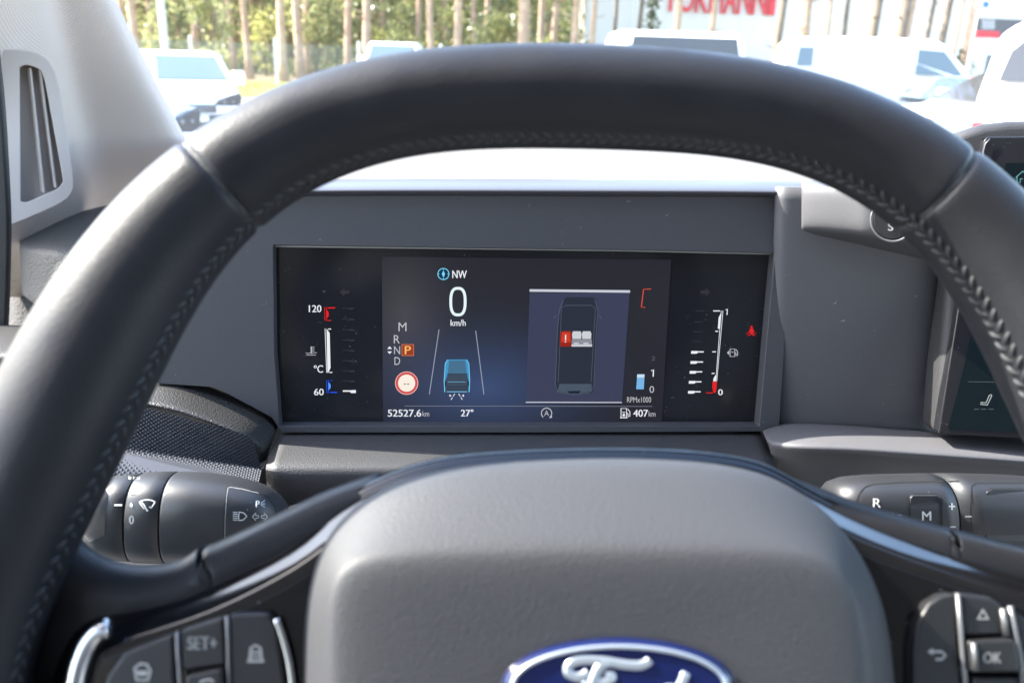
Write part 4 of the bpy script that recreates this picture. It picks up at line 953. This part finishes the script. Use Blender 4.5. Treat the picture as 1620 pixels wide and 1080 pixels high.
for px, Y, r, lo, m in ((940, 46, .17, False, 'bark'), (968, 52, .14, False, 'bark2'), (1010, 47, .15, False, 'bark2'), (1072, 42, .22, False, 'bark'), (1128, 44, .17, False, 'bark'), (1230, 40, .20, False, 'bark2'), (1272, 42, .28, False, 'bark'), (1302, 46, .12, False, 'bark'), (1335, 44, .14, False, 'bark2'), (1375, 38, .24, False, 'bark2'), (1419, 36, .26, False, 'bark2'), (1431, 42, .18, False, 'bark'), (1468, 40, .13, False, 'bark2'), (1493, 38, .18, False, 'bark2'), (1507, 44, .12, False, 'bark')):
    if m == 'bark2': pine(px, Y, r, 'grey brown bare pine trunk rising in front of the pale shop wall', 'grey pines before the shop', m=m)
    else: pine(px, Y, r, 'reddish bare pine trunk rising in front of the pale shop wall', 'reddish pines before the shop', m=m)
pine(1527, 37, .2, 'pine with leafy low branches rising beside the white shop sign', None, low=True)
sp = empty('young_spruce', Vector((P(1028, 60, 43).x, 43, 0)), 'narrow young dark spruce in front of the red shop letters', 'tree')
g = Geo(); g.add(*tube_geo([Vector((sp.location.x, 43, z)) for z in (0, 2, 5, 7)], [.09, .07, .04, .01], 6)); g.make('trunk', 'bark2', sp)
g = Geo()
for k in range(14): leaf_cloud(g, Vector((sp.location.x, 43, 2.0+k*.36)), .20+.42*abs(math.sin(k*.5+.6)), 40, .12)
g.make('crown', 'needle', sp, smooth=False)
# bushes under the pines, then the depth of the wood
for i, px in enumerate((205, 262, 330, 420, 500, 530, 610, 640, 655, 700, 745, 790, 815, 850, 890)):
    Y = random.uniform(47, 56); x = P(px, 80, Y).x
    o = empty('bush', Vector((x, Y, 0)), ('yellow green sunlit bush' if i % 3 == 0 else 'green leafy bush')+' among the pine trunks behind the fence', 'bush', 'yellow bushes in the wood' if i % 3 == 0 else 'green bushes in the wood')
    g = Geo(); top = random.uniform(2.2, 5.2)
    for k in range(9): leaf_cloud(g, Vector((x+random.uniform(-1.1, 1.1), Y+random.uniform(-.8, .8), random.uniform(.5, top))), random.uniform(.5, 1.0), 60, .17)
    g.make('foliage', 'leaf2' if i % 3 == 0 else 'leaf', o, smooth=False)
    g = Geo()
    for k in range(4): g.add(*tube_geo([Vector((x, Y, 0)), Vector((x+random.uniform(-.3, .3), Y, top*.4)), Vector((x+random.uniform(-.9, .9), Y+random.uniform(-.5, .5), top*.8))], [.05, .035, .012], 5))
    g.make('stem', 'bark2', o)
g = Geo()
for i in range(26000):
    Y = random.uniform(58, 84); p = P(random.uniform(60, 905), 60, Y); z = random.random()**.8*13
    # clumped: skip some cells so that gaps and light show through
    if math.sin(p.x*1.3+Y)*math.sin(z*1.1+p.x*.6) < -.25 and random.random() < .8: continue
    s_ = random.uniform(.18, .5); c = Vector((p.x, Y, z))
    a = Vector((random.uniform(-1, 1), random.uniform(-.6, .6), random.uniform(-1, 1))).normalized(); b2_ = a.cross(Vector((random.uniform(-1, 1), 1, random.uniform(-1, 1)))).normalized()
    g.add([c-a*s_, c+b2_*s_*.6, c+a*s_, c-b2_*s_*.6], [(0, 1, 2, 3)])
o = g.make('far_woods', 'leaf', smooth=False); tag(o, 'dense green depth of the wood far behind the pine trunks', 'woods', kind='stuff')
g = Geo()
for i in range(90):
    Y = random.uniform(60, 84); p = P(random.uniform(60, 905), 60, Y); g.add(*tube_geo([Vector((p.x, Y, 0)), Vector((p.x+random.uniform(-.4, .4), Y, 14))], [.18, .1], 6))
o = g.make('far_trunks', 'bark', smooth=True); tag(o, 'crowd of thin trunks deep in the far wood', 'woods', kind='stuff')

# ------------------------------------------------------------------ lamp pole, shop, signs
pb = P(262, 85, 24); lp = empty('lamp_pole', Vector((pb.x, 24, 0)), 'pale grey metal lamp pole rising behind the parked white vehicles', 'lamp pole')
tube('pole_shaft', [Vector((pb.x-.0*z, 24, z)) for z in (0, 2, 4, 6, 8)], [.10, .095, .085, .07, .06], 'pole', lp, n=12)
V, F = box_geo(pb.x-.12, pb.x+.12, 23.2, 24.1, 7.98, 8.1); mesh('lamp_head', V, F, 'pole', lp, bevel=.03)
YS = 62.0
def bx(px): return P(px, 60, YS).x
shop = empty('shop_building', Vector((bx(1250), YS, 0)), 'long pale shop building with big red letters behind the parked vans', 'building')
V, F = box_geo(bx(925), bx(2300), YS, YS+25, 0, 9.5); mesh('wall', V, F, 'wall', shop, smooth=False)
for k in range(22):                                            # cladding seams stand out as thin cover strips
    x = bx(925)+.6+k*2.6
    V, F = box_geo(x-.03, x+.03, YS-.04, YS, .1, 9.4); mesh('cover_strip', V, F, 'signw', shop, smooth=False)
V, F = box_geo(bx(915), bx(2300), YS-.3, YS+25.2, 9.5, 9.9); mesh('roof_edge', V, F, 'signd', shop, smooth=False)
for x0, x1 in ((1560, 1700), (1740, 1900)):
    V, F = box_geo(bx(x0), bx(x1), YS-.12, YS, .3, 3.0); d = mesh('shop_door', V, F, 'signw', shop, smooth=False)
    V, F = box_geo(bx(x0)+.25, bx(x1)-.25, YS-.16, YS-.11, .5, 2.8); mesh('pane', V, F, 'carglass', d, smooth=False)
SHOPN = Vector((0, -1, 0))
zt_, zb_ = P(1140, -28, YS-.2).z, P(1140, 21.5, YS-.2).z
xs = [1044, 1068, 1094, 1116, 1139, 1160, 1183, 1208, 1226]
for ch, x0, x1 in zip('TOKMANNI', xs[:-1], xs[1:]):
    V, F = text_geo(ch); x0_, x1_ = bx(x0+1), bx(x1-1.5)
    if ch == 'I': x1_ = x0_+.45
    fr_ = [Vector((x0_+(x1_-x0_)*u, YS-.22, zb_+(zt_-zb_)*v)) for u, v in V]; k = len(fr_)
    edges = {}
    for f in F:
        for a, b_ in zip(f, f[1:]+f[:1]): edges[(a, b_)] = 1
    bd = [e for e in edges if (e[1], e[0]) not in edges]
    mesh('letter', fr_+[p+Vector((0, .2, 0)) for p in fr_], list(F)+[(a, k+a, k+b_, b_) for a, b_ in bd], 'red', shop, smooth=False)
YG = 30.0
sg = empty('shop_sign', Vector((P(1600, 20, YG).x, YG, 0)), 'white roadside sign with blue dot above a dark notice board', 'sign')
def sgbox(name, x0, x1, y0, y1, dy, m, par): 
    a, b_ = P(x0, y0, YG-dy), P(x1, y1, YG-dy); V, F = box_geo(a.x, b_.x, YG-dy, YG-dy+.08, b_.z, a.z); return mesh(name, V, F, m, par, smooth=False, bevel=.01)
s1 = sgbox('sign_board', 1548, 1720, -6, 19, .1, 'signw', sg)
s2 = sgbox('notice_board', 1548, 1612, 29, 62, .1, 'signd', sg)
sgbox('notice_red_band', 1546, 1580, 49, 60, .15, 'red', s2)
YM = lambda px, py: P(px, py, YG-.14)
g = Geo(); fill(g, YM, circ(1560, 7.5, 5, 16)); g.make('blue_dot', 'signb', s1, smooth=False)
g = Geo()
for k in range(9): ribbon(g, YM, [(1573+k*7.5, 8), (1577.5+k*7.5, 8.4)], 2.4)
g.make('sign_print', 'signd', s1, smooth=False)
g = Geo()
for k in range(5): ribbon(g, lambda a, b2_: P(a, b2_, YG-.125), [(1553, 33+k*3), (1574, 33.4+k*3)], 1)
g.make('notice_print', 'plate', s2, smooth=False)
for x in (1550, 1716):
    a = P(x, 20, YG); V, F = box_geo(a.x-.05, a.x+.05, YG, YG+.1, 0, a.z); mesh('sign_leg', V, F, 'pole', sg, smooth=False)

# ------------------------------------------------------------------ parked vehicles
def vehicle(name, label, cat, loc, heading, prof, width, belt, paint, windows, front, rear, glass='carglass', head=(2.45, .82), mirror=(1.5, 1.25), wheels=(-1.55, 1.6), wr=.34, lampm='lamp', bump='bumper', tumble=.22, group=None, plate=True, doors=(.38, -.9)):
    root = empty(name, loc, label, cat, group, heading)
    hw = lambda z: width/2 - tumble*max(0, z-belt)*.6 - (.05 if z < .45 else 0)
    # body: cross sections along the profile, rounded by a bevel
    k = len(prof); V = [Vector((x, hw(z), z)) for x, z in prof] + [Vector((x, -hw(z), z)) for x, z in prof]
    # nose rounding in plan
    xm = max(x for x, z in prof)
    for v in V:
        if v.x > xm-.75: v.y *= 1-.14*((v.x-xm+.75)/.75)**2
    F = [list(range(k))[::-1], [k+i for i in range(k)]] + [(i, (i+1) % k, k+(i+1) % k, k+i) for i in range(k)]
    area = sum(prof[i][0]*prof[(i+1) % k][1]-prof[(i+1) % k][0]*prof[i][1] for i in range(k))
    if area > 0: F = [list(reversed(f)) for f in F]
    if True: F = [list(reversed(f)) for f in F] if False else F
    mesh('body', V, F, paint, root, bevel=.07, segs=4, local=True, angle=18)
    for poly in windows:
        for s_ in (-1, 1):
            q0 = [Vector((x, s_*(hw(z)+.008), z)) for x, z in poly]
            Vv, Ff = slab_geo(q0, Vector((0, s_, 0)), .03); mesh('side_window', Vv, Ff, glass, root, bevel=.004, local=True)
    def screen(seg, nm):
        (x0, z0), (x1, z1) = seg; d = Vector((x1-x0, 0, z1-z0)).normalized(); n_ = Vector((-d.z, 0, d.x))
        if n_.dot(Vector((x0+x1, 0, 0)) - Vector((0, 0, 0))) < 0: n_ = -n_
        if nm == 'windscreen' and n_.x < 0: n_ = -n_
        if nm == 'rear_window' and n_.x > 0: n_ = -n_
        q0 = [Vector((x0, -hw(z0)+.10, z0)), Vector((x0, hw(z0)-.10, z0)), Vector((x1, hw(z1)-.12, z1)), Vector((x1, -hw(z1)+.12, z1))]
        q0 = [p+n_*.012 for p in q0]; Vv, Ff = slab_geo(q0, n_, .03); mesh(nm, Vv, Ff, glass, root, bevel=.008, local=True)
    if front: screen(front, 'windscreen')
    if rear: screen(rear, 'rear_window')
    def fx(z):                                     # how far forward the nose reaches at a height
        best = 0
        for i in range(k):
            (x0, z0), (x1, z1) = prof[i], prof[(i+1) % k]
            if min(z0, z1) <= z <= max(z0, z1) and abs(z1-z0) > 1e-6: best = max(best, x0+(x1-x0)*(z-z0)/(z1-z0))
        return best
    for s_ in (-1, 1):
        hx, hz = head; y_ = hw(hz)*.90; e = .03
        xh = fx(hz)+e; q0 = [Vector((xh, s_*(y_+dy), hz+dz)) for dy, dz in ((-.46, -.05), (-.42, .03), (-.20, .12), (.0, .17), (.03, .10), (.0, -.07), (-.12, -.13), (-.32, -.11))]
        Vv, Ff = slab_geo(q0, Vector((1, 0, 0)), .32)
        hl = mesh('headlight', Vv, Ff, lampm, root, bevel=.03, local=True)
        for yy, rr_ in ((.28, .036), (.13, .030)):
            xx = fx(hz)+e
            Vv, Ff = rings([[Vector((xx+.012, s_*(y_-yy)+rr_*.7*math.cos(2*math.pi*j/16), hz+.01+rr_*.7*math.sin(2*math.pi*j/16))) for j in range(16)], [Vector((xx-.06, s_*(y_-yy)+rr_*math.cos(2*math.pi*j/16), hz+.01+rr_*math.sin(2*math.pi*j/16))) for j in range(16)]])
            mesh('lens', Vv, Ff, 'lamp', hl, local=True)
        xr0 = min(x for x, z in prof); tl = [Vector((xr0-.02, s_*(hw(1.0)-.20), .85)), Vector((xr0-.02, s_*(hw(1.0)-.03), .85)), Vector((xr0+.0, s_*(hw(1.0)-.03), 1.15)), Vector((xr0+.0, s_*(hw(1.0)-.18), 1.15))]
        Vv, Ff = slab_geo(tl, Vector((-1, 0, 0)), .10); mesh('tail_light', Vv, Ff, 'red', root, bevel=.01, local=True)
        for dx in (doors or ()):                   # shut lines of the doors
            pl = [Vector((dx, s_*(hw(z)+.003), z)) for z in (.45, .7, belt, belt+.18)]; Vv, Ff = tube_geo(pl, .007, 5); mesh('door_gap', Vv, Ff, 'lampdark', root, local=True)
        Vv, Ff = box_geo(wheels[0]+.5, wheels[1]-.5, min(s_*(width/2-.03), s_*(width/2+.015)), max(s_*(width/2-.03), s_*(width/2+.015)), .40, .52); mesh('side_rub_strip', Vv, Ff, bump, root, bevel=.012, local=True)
        for wx in wheels:                          # dark wheel arch
            arc = [Vector((wx+(wr+.06)*math.cos(rad(a_)), s_*(width/2-.012), wr+(wr+.06)*math.sin(rad(a_)))) for a_ in range(-12, 193, 12)]
            Vv, Ff = tube_geo(arc, .035, 6); mesh('wheel_arch', Vv, Ff, bump, root, local=True)
        mx_, mz_ = mirror; Vv, Ff = box_geo(mx_-.09, mx_+.09, min(s_*(hw(mz_)+.03), s_*(hw(mz_)+.24)), max(s_*(hw(mz_)+.03), s_*(hw(mz_)+.24)), mz_-.02, mz_+.24); mesh('mirror', Vv, Ff, paint if name != 'delivery_van' else 'bumper', root, bevel=.03, local=True)
        for wx in wheels:
            y_ = s_*(width/2-.085); rg = []
            for yy, rr_ in ((-.11, .6), (-.11, .93), (-.07, 1), (.07, 1), (.115, .93), (.115, .62)): rg.append([Vector((wx+wr*rr_*math.cos(2*math.pi*j/28), y_+s_*yy, wr+wr*rr_*math.sin(2*math.pi*j/28))) for j in range(28)])
            Vv, Ff = rings(rg); ty = mesh('wheel', Vv, Ff, 'tyre', root, local=True)
            rg = [[Vector((wx+wr*rr_*math.cos(2*math.pi*j/20), y_+s_*yy, wr+wr*rr_*math.sin(2*math.pi*j/20))) for j in range(20)] for yy, rr_ in ((.10, .64), (.122, .60), (.10, .2), (.118, .12))]
            Vv, Ff = rings(rg); mesh('rim', Vv, Ff, 'alloy', ty, local=True)
    Vv, Ff = box_geo(xm-.30, xm+.035, -width/2*.86, width/2*.86, .24, .52); mesh('bumper', Vv, Ff, bump, root, bevel=.05, local=True)
    xr = min(x for x, z in prof); Vv, Ff = box_geo(xr-.03, xr+.25, -width/2*.95, width/2*.95, .3, .52); mesh('bumper', Vv, Ff, bump, root, bevel=.05, local=True)
    gz = head[1]-.08; Vv, Ff = box_geo(fx(gz)-.05, fx(gz)+.012, -width*.22, width*.22, gz-.09, gz+.05); gr_ = mesh('grille', Vv, Ff, 'lampdark', root, bevel=.015, local=True)
    for i_ in range(3):
        Vv, Ff = box_geo(fx(gz)+.01, fx(gz)+.022, -width*.21, width*.21, gz-.07+.04*i_, gz-.058+.04*i_); mesh('grille_bar', Vv, Ff, 'alloy', gr_, local=True)
    if plate:
        Vv, Ff = box_geo(xm+.03, xm+.05, -.26, .26, .40, .51); mesh('number_plate', Vv, Ff, 'plate', root, bevel=.004, local=True)
    return root
VAN = [(-2.45, .32), (-2.50, .6), (-2.50, 1.1), (-2.40, 1.80), (-2.22, 1.94), (-1.0, 1.98), (.75, 1.97), (1.0, 1.90), (1.85, 1.18), (2.1, 1.10), (2.40, 1.02), (2.52, .85), (2.56, .6), (2.52, .32)]
TALL = [(x, z if z < 1.15 else 1.15+(z-1.15)*1.16) for x, z in VAN]
CAR = [(-2.0, .30), (-2.08, .6), (-2.02, .92), (-1.85, 1.02), (-1.45, 1.40), (-1.0, 1.49), (-.3, 1.50), (.25, 1.44), (1.12, 1.0), (1.5, .94), (1.95, .82), (2.08, .62), (2.05, .30)]
VW = [[(.42, 1.20), (1.55, 1.20), (1.02, 1.74), (.42, 1.78)], [(-2.30, 1.22), (-1.75, 1.22), (-1.75, 1.72), (-2.26, 1.72)]]
VWS = (( 1.80, 1.23), (1.06, 1.86)); VRW = ((-2.49, 1.15), (-2.41, 1.74))
CWN = [[(-.15, .98), (.85, .98), (.18, 1.36), (-.15, 1.38)], [(-1.25, 1.0), (-.25, .98), (-.25, 1.38), (-1.0, 1.38)]]
HIGH = [(-2.45, .4), (-2.5, .8), (-2.5, 1.4), (-2.42, 2.0), (-2.25, 2.14), (-1.0, 2.18), (.75, 2.17), (1.02, 2.08), (1.72, 1.46), (1.95, 1.34), (2.32, 1.24), (2.50, 1.1), (2.56, .8), (2.52, .4)]
BIG = [(-2.45, .4), (-2.5, .8), (-2.5, 1.4), (-2.4, 2.3), (-2.2, 2.45), (.9, 2.5), (1.22, 2.4), (1.72, 1.56), (1.92, 1.40), (2.30, 1.31), (2.48, 1.18), (2.56, .9), (2.52, .4)]
HW = [[(.45, 1.50), (1.50, 1.50), (1.02, 1.95), (.45, 1.98)], [(-2.20, 1.60), (-1.85, 1.60), (-1.85, 1.96), (-2.17, 1.96)]]
def gp(px, Y): return Vector((P(px, 100, Y).x, Y, 0))
def face(px, Y, dx, dy): return math.atan2(dy, dx)
def anchored(px, Y, hd, off):          # place the centre so that the point `off` along the heading stands at px, Y
    a = gp(px, Y); return Vector((a.x-math.cos(hd)*off, a.y-math.sin(hd)*off, 0))
def park(name, label, cat, px, Y, deg, off, *a_, **k_): return vehicle(name, label, cat, anchored(px, Y, rad(deg), off), rad(deg), *a_, **k_)
park('panel_van', 'white panel van with sloping nose beside the windscreen pillar', 'van', 205, 9.8, -30, 2.5, VAN, 1.95, 1.1, 'white', VW, VWS, VRW, head=(2.44, .80), lampm='lampdark')
park('parked_car', 'white compact car with dark lower bumper beside the sloping nosed van', 'car', 297, 15.4, -66, 2.05, [(x, z*1.03) for x, z in CAR], 1.85, .95, 'white', CWN, ((1.08, 1.06), (.3, 1.46)), ((-1.85, 1.07), (-1.45, 1.42)), head=(1.92, .72), mirror=(.75, .98), wheels=(-1.3, 1.3), wr=.32, lampm='lampdark')
park('panel_van', 'white van with blue windscreen parked before the fence posts', 'van', 622, 31, -91, 1.1, VAN, 1.9, 1.1, 'white', VW, VWS, VRW)
park('panel_van', 'white tall van with wide dark rear glass below the red letters', 'van', 1081, 13, 85, -2.4, TALL, 2.0, 1.1, 'white', VW, VWS, ((-2.49, 1.2), (-2.40, 1.99)), glass='darkglass')
park('parked_car', 'dark grey car half hidden beside the tall van', 'car', 968, 26, -60, 0, CAR, 1.8, .95, 'silverp', CWN, ((1.08, 1.04), (.3, 1.42)), None, head=(1.92, .72), mirror=(.75, .98), wheels=(-1.3, 1.3), wr=.32, glass='darkglass')
park('panel_van', 'long white van in side view with pale front door window before the pine trunks', 'van', 1470, 20.5, -12, 1.0, [(x, z if z < 1.3 else 1.3+(z-1.3)*1.15) for x, z in HIGH], 2.0, 1.3, 'white', [[(x, 1.3+(z-1.3)*1.15) for x, z in q_] for q_ in HW], ((1.68, 1.56), (1.06, 2.15)), None, head=(2.5, .95))
park('parked_car', 'black car with glossy bonnet beside the long white van', 'car', 1376, 17.0, 174, 2.05, [(x, z*1.05) for x, z in CAR], 1.8, .95, 'black', [[(x, z*1.05) for x, z in q_] for q_ in CWN], ((1.08, 1.11), (.3, 1.51)), ((-1.85, 1.12), (-1.45, 1.48)), head=(1.92, .72), mirror=(.75, 1.02), wheels=(-1.3, 1.3), wr=.32)
SUV = [(x, z*1.15) for x, z in CAR]
park('parked_car', 'white hatchback with dark framed windows in front of the black car', 'car', 1418, 13.0, 176, 2.05, SUV, 1.8, 1.05, 'white', [[(x, z*1.15) for x, z in q_] for q_ in CWN], ((1.08, 1.22), (.3, 1.65)), ((-1.85, 1.22), (-1.45, 1.62)), head=(1.92, .82), mirror=(.75, 1.13), wheels=(-1.3, 1.3), wr=.34, glass='darkglass')
tc_ = gp(1557, 8.8)
vehicle('delivery_van', 'tall white delivery van with dark side glass beside the white hatchback', 'van', Vector((tc_.x+.64+.77*2.5, 8.8+.77-.64*2.5, 0)), rad(-40), HIGH, 2.05, 1.4, 'white', [[(-2.34, 1.56), (-1.0, 1.56), (-1.0, 2.02), (-2.12, 2.02), (-2.28, 1.86)], [(.42, 1.50), (1.5, 1.50), (1.05, 1.98), (.42, 2.0)]], ((1.68, 1.52), (1.06, 2.04)), None, glass='darkglass', mirror=(1.40, 1.40), wr=.36, head=(2.5, .95))
